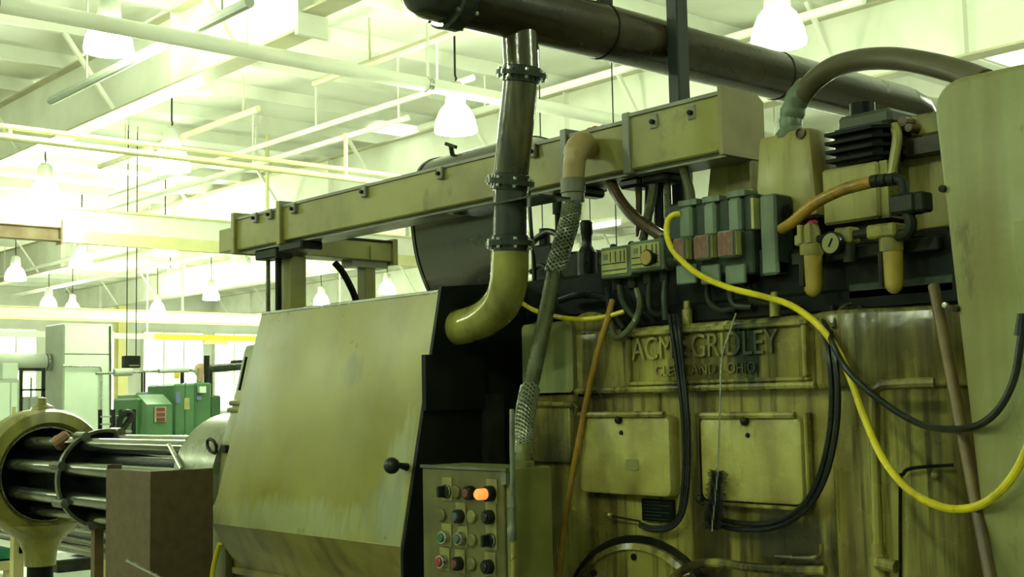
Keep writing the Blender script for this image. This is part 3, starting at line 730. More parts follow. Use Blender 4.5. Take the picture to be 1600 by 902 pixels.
for k in range(8):
    an = math.radians(22.5 + 45 * k + 5)
    y, z = AY + .205 * math.cos(an), AZ + .205 * math.sin(an)
    MB().cyl((XCL - .05, y, z), (XCL + .05, y, z), .02, 10).build('clamp_nut', rim_m, sp)
MB().tube(cr([(XCL - .16, AY - .12, AZ + .14), (XCL - .13, AY - .15, AZ + .165), (XCL - .08, AY - .16, AZ + .17), (XCL - .06, AY - .13, AZ + .195)], 4), [.022] * 12 + [.014], 8).build('rag_wrap', mat('rust_red_rag', (.25, .13, .08), rough=.8), t)
pl_ = P(152, 840, y=AY); MB().box((pl_.x - .02, AY - .02, 0), (pl_.x + .02, AY + .02, AZ - .215)).build('support_leg', rod_m, t)
# spindle carrier cover next to the machine
XC0, XC1 = -4.25, -3.947
CY_, CZ_ = AY + .04, AZ + .035
cv = thing('spindle_cover', ((XC0 + XC1) / 2, AY, 0), 'worn grey rounded cover between the reel tubes and the hood', 'cover')
R_ = .24
MB().lathe((XC0, CY_, CZ_), (1, 0, 0), [(.2, .0), (.225, .0), (R_, .015), (R_, XC1 - XC0), (.2, XC1 - XC0)], 48).build('shell', cover_m, cv)
MB().box((XC0 + .05, AY - .1, 0), (XC1, AY + .2, AZ - .2), .02).build('base', body_m, cv)
hp = []
for k in range(9):
    a_ = math.pi * 2 * k / 8
    hp.append(P(331 + 7 * math.cos(a_) + 3 * math.sin(a_), 697 + 11 * math.sin(a_), y=CY_ - R_ + .02))
MB().tube(hp[:-1], .006, 6, closed=True).build('ring_handle', dark_m, cv)
MB().tube([P(264, 695, y=CY_ - R_ + .03), P(284, 733, y=CY_ - R_ - .01)], .008, 8).build('pull_rod', steel_m, cv)

# brown sheet metal bin in front of the reel
XB = -3.72
pc = P(237, 737, x=XB)
xl = P(168, 729, y=pc.y).x
yr = P(333, 731, x=XB).y
t = thing('sheet_guard', ((xl + XB) / 2, (pc.y + yr) / 2, 0), 'folded brown sheet metal guard in front of the reel tubes', 'guard')
z_ = pc.z
MB().box((xl, pc.y - .004, .0), (XB, pc.y, z_)).build('front_panel', brown_m, t)
MB().box((XB - .004, pc.y, .0), (XB, yr, z_)).build('end_panel', brown_m, t)
MB().box((xl - .004, pc.y, .0), (xl, pc.y + .05, z_ + .012)).build('flange', brown_m, t)
# low brown cover in front
yq = pc.y - .12
a, b = P(200, 877, y=yq), P(312, 902, y=yq)
t = thing('low_sheet_cover', (a.x, yq, 0), 'low brown sheet cover with bright edge at the bottom below the folded guard', 'cover')
MB().prism([(a.x, 0), (a.x, a.z), (b.x + .5, b.z - .12), (b.x + .5, 0)], yq - .006, yq, 'y').build('sheet', brown_m, t)
MB().bar((a.x, yq - .003, a.z + .002), (b.x + .5, yq - .003, b.z - .118), .008, .006).build('edge', steel_m, t)

# ================================================================== SCREW MACHINE BODY
YB = 2.42
X0 = -2.761
t = thing('screw_machine', (-2.1, 2.8, 0), 'grimy cream screw machine body with cast lettering above two hatch covers', 'machine')
mach = t
out = [(-2.76, 2.44), (-2.50, 2.43), (-1.68, 2.43), (-1.655, 2.40), (-1.63, 2.385), (-1.57, 2.38), (-1.54, 2.395), (-1.50, 2.42), (-1.43, 2.44), (-1.36, 2.49), (-1.30, 2.57), (-1.26, 2.68), (-1.25, 2.8), (-1.25, 3.3), (-2.76, 3.3)]
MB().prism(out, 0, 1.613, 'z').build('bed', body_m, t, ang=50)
out2 = [(-2.485, 2.415), (-1.70, 2.41), (-1.67, 2.375), (-1.63, 2.36), (-1.57, 2.355), (-1.535, 2.37), (-1.50, 2.40), (-1.43, 2.42), (-1.345, 2.475), (-1.285, 2.56), (-1.24, 2.68), (-1.235, 2.8), (-1.235, 3.3), (-2.485, 3.3)]
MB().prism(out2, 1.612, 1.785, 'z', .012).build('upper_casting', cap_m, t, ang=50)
# left upper section: rounded boss and plate
MB().box((-2.76, 2.47, 1.606), (-2.49, 3.3, 1.83), .02, 2).build('headstock_block', cap_m, t)
q = P(905, 520, y=2.44)
MB().lathe((q.x + .03, 2.43, 1.715), (0, 1, 0), [(.0, 0), (.11, 0), (.125, .02), (.13, .2)], 28).build('round_boss', cap_m, t)
x0_, x1_, z0_, z1_ = rect(822, 505, 901, 614, 2.43)
MB().prism(rrect(x0_, x1_, z0_, z1_, .015), 2.415, 2.432, 'y').build('cover_plate', pale_m, t)
x0_, x1_, z0_, z1_ = rect(828, 636, 897, 722, 2.43)
MB().prism(rrect(x0_, x1_, z0_, z1_, .015), 2.415, 2.44, 'y', .004).build('side_hatch', cap_m, t)
a, b = P(834, 631, y=2.405), P(898, 632, y=2.405); c_ = P(900, 650, y=2.405)
MB().tube([a, b, b + Vector((.008, 0, -.01)), c_], .007, 8).build('grab_rail', body_m, t)
# lettering panel
x0_, x1_, z0_, z1_ = -2.285, -1.715, 1.632, 1.772
fr = MB()
fr.box((x0_, 2.398, z0_), (x1_, 2.412, z0_ + .010), .003).box((x0_, 2.398, z1_ - .012), (x1_, 2.412, z1_), .003)
fr.box((x0_, 2.398, z0_ + .01), (x0_ + .010, 2.412, z1_ - .012), .003).box((x1_ - .012, 2.39, z0_ + .01), (x1_, 2.412, z1_ - .012), .003)
np_ = fr.build('lettering_frame', cap_m, t)
def letters(txt, x0, x1, zb, h, y, depth, m_, parent, name):
    cu = bpy.data.curves.new(name, 'FONT'); cu.body = txt; cu.size = 1; cu.extrude = .5
    ob = bpy.data.objects.new(name + '_tmp', cu); COL.objects.link(ob)
    dg = bpy.context.evaluated_depsgraph_get()
    me = bpy.data.meshes.new_from_object(ob.evaluated_get(dg))
    bpy.data.objects.remove(ob)
    xs = [v.co.x for v in me.vertices]; ys = [v.co.y for v in me.vertices]
    ax, bx, ay, by = min(xs), max(xs), min(ys), max(ys)
    og = ORG[parent.name]
    for v in me.vertices:
        u, w, d = v.co.x, v.co.y, v.co.z
        v.co = Vector((x0 + (u - ax) / (bx - ax) * (x1 - x0), y - (d + .5) * depth, zb + (w - ay) / (by - ay) * h)) - og
    me.materials.clear(); me.materials.append(m_)
    o = bpy.data.objects.new(name, me); COL.objects.link(o); o.parent = parent; ORG[o.name] = og
    return o
letters('ACME-GRIDLEY', -2.268, -1.80, 1.698, .058, 2.412, .009, cap_m, t, 'cast_lettering')
letters('CLEVELAND', -2.19, -1.99, 1.655, .026, 2.412, .006, cap_m, t, 'cast_lettering')
letters('OHIO', -1.955, -1.87, 1.655, .026, 2.412, .006, cap_m, t, 'cast_lettering')
# ledge bead at seam
MB().tube([(-2.485, 2.408, 1.622), (-1.70, 2.402, 1.622)], .009, 8).build('seam_bead', cap_m, t)
# hatches
def hatch(x0, x1, z0, z1, proud, m_, lab):
    h = MB().prism(rrect(x0, x1, z0, z1, .02), YB - proud, 2.432, 'y', .008).build('hatch_cover', m_, t)
    MB().tube([(x0 + .01, YB - proud - .004, z1 + .002), (x1 - .01, YB - proud - .004, z1 + .002)], .008, 8).build('hinge_rod', body_m, h)
    xm = (x0 + x1) / 2
    MB().ball((xm - .005, YB - proud - .006, z1 - .012), .011, 10).build('latch_knob', dark_m, h)
    MB().ball((xm, YB - proud - .002, z1 - .045), .006, 8).build('bolt', dark_m, h)
    return h
h1 = hatch(-2.462, -2.135, 1.350, 1.556, .030, hatch_m, '')
r_ = rect(978, 718, 998, 735, YB - .03)
MB().prism(rrect(r_[0], r_[1], r_[2], r_[3], .008), YB - .0325, YB - .030, 'y').build('worn_patch', pale_m, h1)
h2 = hatch(-2.045, -1.745, 1.348, 1.552, .018, hatch_m, '')
f_ = MB()
for lo, hi in (((-2.06, 2.402, 1.335), (-1.735, 2.432, 1.345)), ((-2.06, 2.402, 1.345), (-2.05, 2.432, 1.56)), ((-1.738, 2.402, 1.345), (-1.728, 2.432, 1.56))): f_.box(lo, hi, .003)
f_.build('hatch_frame', body_m, t)
# round cover at bottom
rc = MB().lathe((-2.28, 2.432, .935), (0, -1, 0), [(.29, 0), (.29, .018), (.275, .024), (.27, .016), (0, .016)], 48).build('round_cover', body_m, t)
MB().lathe((-2.28, 2.432, .935), (0, -1, 0), [(.31, 0), (.31, .008), (.292, .008), (.292, 0)], 48).build('cover_gasket', dark_m, rc)
for k in range(10):
    an = 2 * math.pi * k / 10 + .35
    MB().lathe((-2.28 + .255 * math.cos(an), 2.418, .935 + .255 * math.sin(an)), (0, -1, 0), [(.009, 0), (.009, .008), (0, .01)], 8).build('bolt', dark_m, rc)
# data plate
r_ = rect(1005, 781, 1054, 815, 2.425)
dp = MB().box((r_[0], 2.418, r_[2]), (r_[1], 2.431, r_[3]), .002).build('data_plate', black_m, t)
for k in range(6):
    zz = r_[2] + (r_[3] - r_[2]) * (k + .6) / 6.4
    MB().box((r_[0] + .01, 2.4165, zz), (r_[1] - .01 - (.03 if k % 2 else 0), 2.418, zz + .002)).build('text_line', vdark_m, dp)
# petcock
a = P(953, 806, y=2.40); b = P(1000, 815, y=2.41)
pk = MB().tube([a, b], .003, 6).build('drain_cock', dark_m, t)
MB().ball(a, .009, 8).build('cock_knob', brass_m, pk)
MB().ball(P(1093, 780, y=2.405), .011, 8).build('ball_knob', dark_m, t)
# lower pipe
MB().tube(path([(1040, 925, 2.39), (1060, 897, 2.38), (1090, 882, 2.375), (1125, 880, 2.375), (1165, 886, 2.38), (1215, 890, 2.39), (1290, 892, 2.40)], 5), .011, 10).build('coolant_pipe', body_m, t)
MB().tube(path([(1213, 870, 2.40), (1260, 873, 2.40), (1280, 868, 2.40), (1283, 850, 2.40)], 4), .006, 8).build('grab_rail', body_m, t)
# conduit at right with elbow
MB().tube(path([(1460, 598, 2.36), (1420, 599, 2.345), (1385, 601, 2.335), (1371, 606, 2.33), (1366, 620, 2.33), (1367, 700, 2.33), (1372, 855, 2.33)], 5), .0115, 10).build('conduit', body_m, t)
a, b = P(1371, 850, y=2.33), P(1376, 905, y=2.33)
MB().tube([a, a.lerp(b, .3), a.lerp(b, .35), b], [.017, .017, .021, .021], 12).build('conduit_fitting', body_m, t)
c_ = P(1377, 880, y=2.31); MB().cyl(c_ + Vector((-.01, 0, 0)), c_ + Vector((.035, 0, -.005)), .014, 10).build('conduit_fitting', body_m, t)
# lower right door outline
MB().tube(path([(1407, 930, 2.40), (1407, 760, 2.40), (1411, 742, 2.40), (1425, 732, 2.405), (1490, 727, 2.44)], 4), .004, 6).build('door_seal', black_m, t)
MB().ball(P(1462, 743, y=2.43), .010, 8).build('door_knob', body_m, t)
# oily top deck and dark structures behind the valves
MB().box((-2.76, 2.47, 1.83), (-1.25, 3.25, 1.95), .01).box((-2.47, 2.46, 1.785), (-1.26, 3.2, 1.84), .008).build('oily_deck', black_m, t)
MB().box((-1.96, 2.80, 1.95), (-1.26, 3.2, 2.24), .02).build('rear_block', dark_m, t)
# brass plugs on top
for px, py0, py1, y in ((1074, 460, 497, 2.44), (1211, 450, 489, 2.42)):
    a, b = P(px, py1, y=y), P(px, py0, y=y); L_ = b.z - a.z
    MB().lathe((a.x, a.y, 1.785), (0, 0, 1), [(.0135, 0), (.0135, L_ * .6), (.009, L_ * .65), (.009, L_ * .95), (.006, L_)], 12).build('brass_plug', brass_m, t)
# bolts in dark
for px in (1250, 1300, 1345): MB().lathe(P(px, 478, y=2.45), (0, 0, 1), [(.008, -.03), (.008, 0), (0, .004)], 8).build('stud', dark_m, t)
MB().box((-3.73, 2.54, 0), (-2.78, 3.3, 1.872), .01).build('headstock', dark_m, t)
# dark end plate facing the right next to the hood
pp = [(P(690, 448, x=X0).y, P(690, 448, x=X0).z), (2.62, 1.96), (2.62, .3), (2.03, .3), (2.02, 1.20)]
MB().prism(pp, X0 - .012, X0, 'x').build('end_plate', black_m, t)
r_ = rectx(666, 555, 800, 640, X0 + .02)
MB().box((X0, r_[0], r_[2]), (X0 + .018, 2.3, r_[3])).build('latch_plate', black_m, t)
MB().box((X0, 2.30, 1.25), (X0 + .03, 2.36, 1.62)).build('slide_rail', dark_m, t)

# ================================================================== HOOD
YT_, ZT_, YQ, ZQ = 2.163, 1.909, 2.021, 1.215
XA, XB2 = -3.76, X0 - .014
hd = thing('splash_hood', ((XA + XB2) / 2, 2.1, 1.0), 'large tilted yellow green hood panel with black ball knob', 'hood')
def hoodf(u, v):
    xl_ = -3.745 + (-3.835 + 3.745) * (1 - v)
    x = xl_ + (XB2 - xl_) * u
    bulge = .012 * math.sin(math.pi * u) * math.sin(math.pi * v) + .006 * math.sin(7 * u + 3 * v) * math.sin(math.pi * u) * math.sin(math.pi * v)
    dent = .010 * math.exp(-((u - .86) ** 2 / .004 + (v - .22) ** 2 / .02))
    return Vector((x, YQ + (YT_ - YQ) * v - bulge + dent, ZQ + (ZT_ - ZQ) * v))
MB().grid(hoodf, 28, 20).build('front_panel', hood_m, hd, ang=60)
MB().tube([hoodf(k / 12, 1) + Vector((0, .004, -.002)) for k in range(13)], .007, 8).build('top_bead', steel_m, hd)
MB().tube([hoodf(1, k / 12) + Vector((.0, .006, 0)) for k in range(13)], .006, 6).build('side_bead', rod_m, hd)
MB().prism([(YQ, ZQ), (YQ + .006, ZQ + .01), (YQ + .09, ZQ - .13), (YQ + .16, ZQ - .6), (YQ + .15, ZQ - .6), (YQ + .08, ZQ - .13)], -3.83, XB2, 'x').build('lower_panel', hood2_m, hd)
MB().prism([(YQ + .01, ZQ), (YT_ + .01, ZT_ - .005), (2.5, ZT_ - .005), (2.5, ZQ - .6), (YQ + .16, ZQ - .6), (YQ + .09, ZQ - .13)], XB2 - .02, XB2 - .002, 'x').build('end_sheet', black_m, hd)
MB().box((-3.74, YT_ + .005, ZT_ - .012), (XB2, 2.5, ZT_ - .004)).build('top_sheet', hood2_m, hd)
MB().bar((-3.83, YQ + .085, ZQ - .16), (XB2, YQ + .085, ZQ - .16), .02, .02).build('fold_bead', hood2_m, hd)
kp = P(612, 728, y=2.01); kb = P(632, 731, y=2.06)
kn = MB().ball(kp, .023, 16).build('ball_knob', rubber_m, hd)
MB().tube([kp + Vector((.01, .02, 0)), P(640, 731, y=2.075)], [.008, .012], 10).build('knob_stem', dark_m, kn)
p = P(438, 512, y=2.14); 
# left end casting with slot
ce = thing('end_casting', (-3.95, 2.3, 0), 'pale rounded end casting along the left edge of the hood', 'casting')
def edge(v): return Vector((0, YQ + (YT_ - YQ) * v, ZQ + (ZT_ - ZQ) * v))
edge_px = [(396, 537), (384, 541), (381, 548), (372, 590), (363, 631), (347, 687), (342, 740), (339, 772), (328, 806), (329, 850)]
prof = [(2.36, 1.82)] + [(P(a_, b_, x=-3.945).y, P(a_, b_, x=-3.945).z) for a_, b_ in edge_px] + [(P(330, 850, x=-3.945).y + .02, .1), (2.36, .1)]
MB().prism(prof, -3.945, -3.84, 'x', .006).build('body', pale_m, ce, ang=50)
sl = [P(391, 558, x=-3.838), P(380, 610, x=-3.838)]
MB().bar(sl[0] + Vector((-.006, -.012, 0)), sl[1] + Vector((-.006, -.012, 0)), .008, .006, (1, 0, 0)).build('slot', dark_m, ce)
MB().bar(sl[0] + Vector((.002, .012, 0)), sl[1] + Vector((.002, .012, 0)), .012, .006, (1, 0, 0)).build('slot_lip', pale_m, ce)
for px, py in ((364, 630), (361, 641)):
    p = P(px, py, x=-3.945); MB().cyl(p + Vector((-.006, -.004, 0)), p + Vector((.10, -.004, 0)), .010, 10).build('hinge_pin', pale_m, ce)
p = P(354, 702, x=-3.9); MB().cyl(p + Vector((0, .01, 0)), p + Vector((0, -.012, 0)), .014, 12).build('bolt_hole', dark_m, ce)
# yellow hose at the bottom beside the casting
o = MB().tube(path([(343, 850, 1.93), (336, 875, 1.93), (331, 905, 1.93), (329, 960, 1.93)], 4) + [Vector((P(329, 960, y=1.93).x, 1.93, 0.02))], .008, 8).build('yellow_hose', yel_m)
tag(o, 'short yellow hose hanging under the left corner of the hood', 'hose')

# ================================================================== CONTROL BOX
bx0, bx1 = P(663, 800, y=2.0).x, P(797, 800, y=2.0).x
by1 = 2.14; bz1 = 1.437; bz0 = .92
cb = thing('control_box', ((bx0 + bx1) / 2, 2.07, 0), 'push button control box on a pedestal with one lit orange lamp', 'control box')
MB().box((bx0, 2.0, bz0), (bx1, by1, bz1), .004).build('enclosure', panels_m, cb)
MB().box((bx0 + .004, 1.992, bz0 + .01), (bx1 - .012, 2.0, bz1 - .006), .002).build('door', panel_m, cb)
MB().box((bx0, 1.988, bz1 - .006), (bx1, 2.0, bz1 + .002)).build('drip_lip', clip_m, cb)
MB().box((bx1 - .02, 2.03, 0.02), (bx1 - .12, 2.11, bz0)).box((bx0 + .05, 1.98, 0), (bx1 - .03, by1 + .03, .02)).build('pedestal', panels_m, cb)
BTN = [(685, 769, 'sel', rubber_m, 1), (711, 770, 'blank', panel_m, 0), (727, 771, 'push', redd_m, 0), (747, 773, 'lamp', orange_m, 1),
       (688, 806, 'blank', panel_m, 0), (710, 808, 'push', blub_m, 1), (735, 808, 'blank', panels_m, 0), (757, 809, 'push', rubber_m, 1),
       (686, 841, 'ring', grnb_m, 1), (711, 843, 'ring', blub_m, 1), (736, 845, 'blank', panel_m, 0), (754, 846, 'sel', rubber_m, 1),
       (683, 879, 'ring', redb_m, 1), (709, 882, 'push', redd_m, 1), (735, 882, 'blank', panel_m, 0), (756, 887, 'push', rubber_m, 1)]
YD = 1.992
for px, py, kind, m_, leg in BTN:
    depth = {'sel': .03, 'blank': .006, 'push': .022, 'lamp': .045, 'ring': .026}[kind]
    c = P(px, py, y=YD - depth); c.y = YD
    if leg:
        MB().box((c.x - .020, YD - .003, c.z - .024), (c.x + .020, YD, c.z + .034), .001).build('legend_plate', legend_m, cb)
    if kind == 'blank':
        MB().lathe(c, (0, -1, 0), [(.0165, 0), (.0165, .005), (.013, .008), (0, .008)], 18).build('blank_plug', m_, cb)
    elif kind == 'sel':
        b_ = MB().lathe(c, (0, -1, 0), [(.017, .002), (.017, .012), (.015, .014), (.0, .014)], 18).build('selector_switch', dark_m, cb)
        MB().lathe(c, (0, -1, 0), [(.0175, .006), (.0185, .008), (.0175, .010)], 18).build('bezel', steel_m, b_)
        MB().box((c.x - .005, YD - .034, c.z - .014), (c.x + .005, YD - .012, c.z + .014), .002).build('selector_lever', m_, b_)
    elif kind == 'lamp':
        b_ = MB().lathe(c, (0, -1, 0), [(.019, .002), (.019, .02), (.016, .024), (0, .024)], 20).build('pilot_lamp', dark_m, cb)
        MB().lathe(c, (0, -1, 0), [(.0135, .022), (.0135, .046), (.010, .051), (0, .052)], 18).build('lens', m_, b_)
    else:
        b_ = MB().lathe(c, (0, -1, 0), [(.0175, .002), (.0175, .018), (.0155, .021), (.0125, .021), (.0125, .016), (0, .016)], 20).build('push_button', steel_m if kind == 'ring' else dark_m, cb)
        MB().lathe(c, (0, -1, 0), [(.0115, .016), (.0115, .024), (.0095, .026), (0, .026)], 16).build('button_cap', m_, b_)
# hardware on the front right corner of the box: vertical cable gland and latch
MB().tube(path([(800, 640, 1.985), (800, 700, 1.975), (801, 740, 1.972), (800, 775, 1.972)], 3), .006, 8).build('cable', clip_m, cb)
a, b = P(800, 775, y=1.972), P(800, 845, y=1.972)
MB().tube([a, a.lerp(b, .25), a.lerp(b, .3), a.lerp(b, .7), a.lerp(b, .75), b], [.008, .012, .009, .009, .012, .012], 10).build('cable_gland', clip_m, cb)
MB().tube([P(801, 800, y=1.978), P(802, 925, y=1.985)], .006, 8).build('cable', brass_m, cb)
for zz in (1.40, 1.15): MB().box((bx1 - .015, 1.985, zz), (bx1 + .004, 1.999, zz + .03)).build('door_clip', clip_m, cb)

# ================================================================== WIREWAY
YW = 2.52; DW = .145
zt_, zb_ = 2.365, 2.232
wx0 = P(368, 380, y=YW).x; wxa = P(440, 360, y=YW).x; wxb = P(985, 225, y=YW).x; wxc = P(1130, 192, y=YW).x
ww = thing('wireway', ((wx0 + wxc) / 2, YW + DW / 2, 2.2), 'long cream metal wireway trough running above the machine', 'wireway')
def trough(a, b, z0, z1, y0, m_=way_m):
    s_ = MB().box((a, y0, z0), (b, y0 + DW, z1), .004).build('trough_section', m_, ww)
    MB().box((a, y0 - .006, z1 - .004), (b, y0 + DW + .006, z1 + .006)).build('lid', wayu_m, s_)
    MB().box((a, y0 + .02, z0 - .012), (b, y0 + DW - .02, z0)).build('underside_strip', wayu_m, s_)
    return s_
sA = trough(wx0, wxa, zb_, zt_ - .006, YW)
sB = trough(wxa, wxb, zb_, zt_, YW)
sC = trough(wxb, wxc, zb_ - .005, zt_ + .012, YW - .012)
MB().box((wx0 - .16, YW + .01, zb_ + .005), (wx0, YW + DW - .01, zt_ - .03), .004).build('end_stub', way_m, ww)
for x, e in ((wx0, .012), (wxa, .014), (P(885, 245, y=YW).x, .010), (wxb, .016)):
    MB().box((x - .014, YW - e - .004, zb_ - .016), (x + .014, YW + DW + e, zt_ + .022), .003).build('coupling_flange', way_m if x < -3 else wayu_m, ww)
zq = zb_ - .005
MB().prism([(YW - .02, zq - .01), (YW + DW + .01, zq - .01), (YW + DW + .01, zt_ + .01), (YW + DW - .02, zt_ + .03), (YW - .02, zt_ + .03)], wxc, wxc + .012, 'x').build('end_plate', mat('brown_cream_paint', (.26, .22, .11), (.2, .17, .08), rough=.45, scale=8), ww)
for px in (402, 425, 462, 572, 692, 838, 1030, 1090):
    x = P(px, 300, y=YW).x; zz = zt_ - .012
    s_ = sA if px < 440 else (sB if px < 985 else sC)
    la = MB().box((x - .014, YW - .016, zz - .028), (x + .014, YW, zz + .012), .003).build('latch', wayu_m, s_)
    MB().lathe((x, YW - .016, zz - .01), (0, -1, 0), [(.007, 0), (.007, .010), (0, .012)], 8).build('latch_screw', dark_m, la)
# branch trough behind, along Y
XV = -4.3
bt, bb = P(520, 372, x=XV).z, P(520, 402, x=XV).z
ye = P(616, 395, x=XV).y
br = thing('branch_wireway', (XV - .07, (2.7 + ye) / 2, bb), 'short cream wireway branch behind the left end of the long trough', 'wireway')
bsec = MB().box((XV - .13, YW + DW + .02, bb), (XV, ye, bt), .004).build('trough_section', way_m, br)
MB().box((XV - .135, YW + DW + .02, bt), (XV + .006, ye, bt + .008)).build('lid', dark_m, br)
MB().box((XV - .14, ye - .012, bb - .016), (XV + .012, ye + .012, bt + .016), .002).build('end_flange', way_m, br)
r_ = rectx(578, 385, 595, 410, XV); MB().box((XV, r_[0], r_[2] + .01), (XV + .006, r_[1], r_[3])).build('cover_strip', way_m, br)
MB().box((XV - .1, ye - .2, bb - .03), (XV - .02, ye - .02, bb)).build('bracket', wayu_m, br)
# square support posts under the branch
for n_, (px, w_) in enumerate(((466, .085), (579, .06))):
    p = P(px, 440, x=XV - .03)
    o = MB().box((XV - .03 - w_, p.y - w_ * .45, 0), (XV - .03, p.y + w_ * .45, bb - .002), .003).build('support_post', way_m)
    tag(o, ['thick square cream post under the wireway branch', 'thin square cream post at the far end of the wireway branch'][n_], 'post')
# thin conduits at the left end
cA = thing('conduit_drops', (P(425, 440, y=YW + .06).x, YW + .06, 0), 'two thin dark conduits dropping from the left end of the wireway', 'conduits')
for px, r_ in ((419, .009), (435, .013)):
    p = P(px, 450, y=YW + .07); MB().cyl((p.x, p.y, 0.0), (p.x, p.y, zb_ - .005), r_, 10).build('conduit', ghose_m if px < 430 else black_m, cA)
MB().box((P(412, 405, y=YW + .07).x, YW + .03, zb_ - .05), (P(445, 405, y=YW + .07).x, YW + .11, zb_ - .012), .004).build('fitting_block', dark_m, cA)
ptsx = cr([P(523, 411, x=XV - .06), P(535, 425, x=XV - .06), P(546, 445, x=XV - .06), P(556, 470, x=XV - .06), P(566, 520, x=XV - .06)], 5)
o = MB().tube(ptsx, .014, 10).build('flexible_cable', black_m); tag(o, 'black cable curving down from the wireway branch behind the hood', 'cable')
# dark fitting block under second flange
a = P(452, 380, y=YW + .04); b = P(488, 385, y=YW + .04)
MB().box((a.x, YW - .01, zb_ - .045), (b.x, YW + .09, zb_ - .012), .006).build('splice_block', dark_m, ww)

# ================================================================== DRUM COVER
dr = thing('curved_cover', (-3.2, 3.05, 1.9), 'large dark brown curved cover behind the wireway and the drop duct', 'cover')
dx0, dx1 = -3.70, -3.2
prof = cr([(2.90, 1.93, 0), (2.84, 2.0, 0), (2.785, 2.12, 0), (2.762, 2.25, 0), (2.762, 2.36, 0), (2.79, 2.45, 0), (2.84, 2.50, 0), (2.93, 2.522, 0), (3.0, 2.52, 0)], 4)
def shell(off0, off1, x0, x1):
    mb = MB(); A = []
    for i, p_ in enumerate(prof):
        d_ = (prof[min(i + 1, len(prof) - 1)] - prof[max(i - 1, 0)]).normalized(); n_ = Vector((-d_.y, d_.x, 0))
        A.append([mb.bm.verts.new((x, p_.x + n_.x * o_, p_.y + n_.y * o_)) for x, o_ in ((x0, off0), (x1, off0), (x1, off1), (x0, off1))])
    for p_, q_ in zip(A, A[1:]):
        for i in range(4): mb.bm.faces.new((p_[i], p_[(i + 1) % 4], q_[(i + 1) % 4], q_[i]))
    mb.bm.faces.new(A[0]); mb.bm.faces.new(A[-1][::-1])
    return mb
shell(0, -.006, dx0, dx1).build('shell', drum_m, dr)
shell(.004, 0, dx0, dx0 + .015).build('rim_band', drum_m, dr)
for x in (dx0 + .12, dx1 - .12): MB().box((x - .02, 2.88, 1.87), (x + .02, 2.92, 1.96)).build('bracket', dark_m, dr)
hp = P(712, 256, y=2.86); hp = Vector((hp.x, 2.845, 2.502))
MB().tube([hp, hp + Vector((0, -.006, .03))], .009, 8).build('wing_stem', dark_m, dr)
MB().bar(hp + Vector((-.03, -.006, .045)), hp + Vector((.03, -.006, .022)), .010, .012).build('wing_handle', dark_m, dr)

# ================================================================== EXHAUST PIPE AND DROP DUCT
XP, ZP, RP = -2.44, 2.635, .078
ex = thing('exhaust_pipe', (XP, 3.2, ZP - RP), 'fat brown exhaust pipe crossing above the machine', 'pipe')
MB().cyl((XP, 1.98, ZP), (XP, 4.05, ZP), RP, 32).build('main_pipe', pipe_m, ex)
MB().cyl((XP, 1.93, ZP), (XP, 1.985, ZP), RP + .016, 32, .006).build('end_flange', ductd_m, ex)
MB().lathe((XP, 1.93, ZP - .0), (0, -1, 0), [(RP, 0), (RP, .05), (RP * .8, .09), (RP * .4, .115), (0, .12)], 28).build('end_cap', ductd_m, ex)
for k in range(8):
    an = 2 * math.pi * k / 8; MB().cyl((XP + (RP + .008) * math.cos(an), 1.925, ZP + (RP + .008) * math.sin(an)), (XP + (RP + .008) * math.cos(an), 1.992, ZP + (RP + .008) * math.sin(an)), .006, 8).build('flange_bolt', steel_m, ex)
for yy in (2.49, 3.3): MB().cyl((XP, yy, ZP), (XP, yy + .006, ZP), RP + .002, 32).build('seam_band', black_m, ex)
p = P(945, 15, x=XP)
MB().box((XP - .012, p.y - .025, ZP + RP - .005), (XP + .012, p.y + .025, ZP + RP + .10), .004).cyl((XP, p.y, ZP + RP + .09), (XP, p.y, ZC - .1), .006, 8).build('hanger_strap', dark_m, ex)
MB().tube([Vector((XP, 4.05, ZP)), Vector((XP, 4.12, ZP - .01)), Vector((XP, 4.18, ZP - .06)), Vector((XP, 4.2, ZP - .2)), Vector((XP, 4.2, 0))], RP, 20).build('rear_drop', pipe_m, ex)
# drop duct
dd = thing('drop_duct', (P(795, 385, y=2.2).x, 2.2, 1.85), 'oily round duct dropping from the exhaust pipe to the black end plate', 'duct')
top = Vector((XP, P(812, 60, x=XP).y, ZP - RP * .7))
Yd = top.y
j1, j2, j3 = P(815, 117, y=Yd), P(797, 285, y=Yd), P(797, 382, y=Yd)
rd = .047
MB().tube([top, j1], [.048, .047], 24).build('upper_section', duct_m, dd)
MB().tube([j1, j2], [.047, .047], 24).build('middle_section', duct_m, dd)
MB().tube([j2, j3], [.046, .046], 24).build('lower_section', ductd_m, dd)
def dflange(c, axis, r, h, m_):
    a = Vector(axis).normalized()
    f = MB().lathe(c - a * h / 2, a, [(rd, 0), (r, 0), (r, h), (rd, h), (rd, 0)], 28).build('flange', m_, dd)
    MB().lathe(c - a * (h / 2 + .016), a, [(rd + .001, 0), (rd + .004, .002), (rd + .004, h + .03), (rd + .001, h + .032)], 24).build('collar', m_, f)
    u = a.orthogonal().normalized(); w = a.cross(u)
    for k in range(8):
        an = 2 * math.pi * k / 8 + .3; q = c + (u * math.cos(an) + w * math.sin(an)) * (r - .008)
        MB().cyl(q - a * .014, q + a * .014, .005, 6).build('bolt', steel_m, f)
dflange(j1, j1 - j2, .069, .012, ductd_m); dflange(j2, j1 - j2, .066, .014, ductd_m); dflange(j3, j2 - j3, .066, .014, ductd_m)
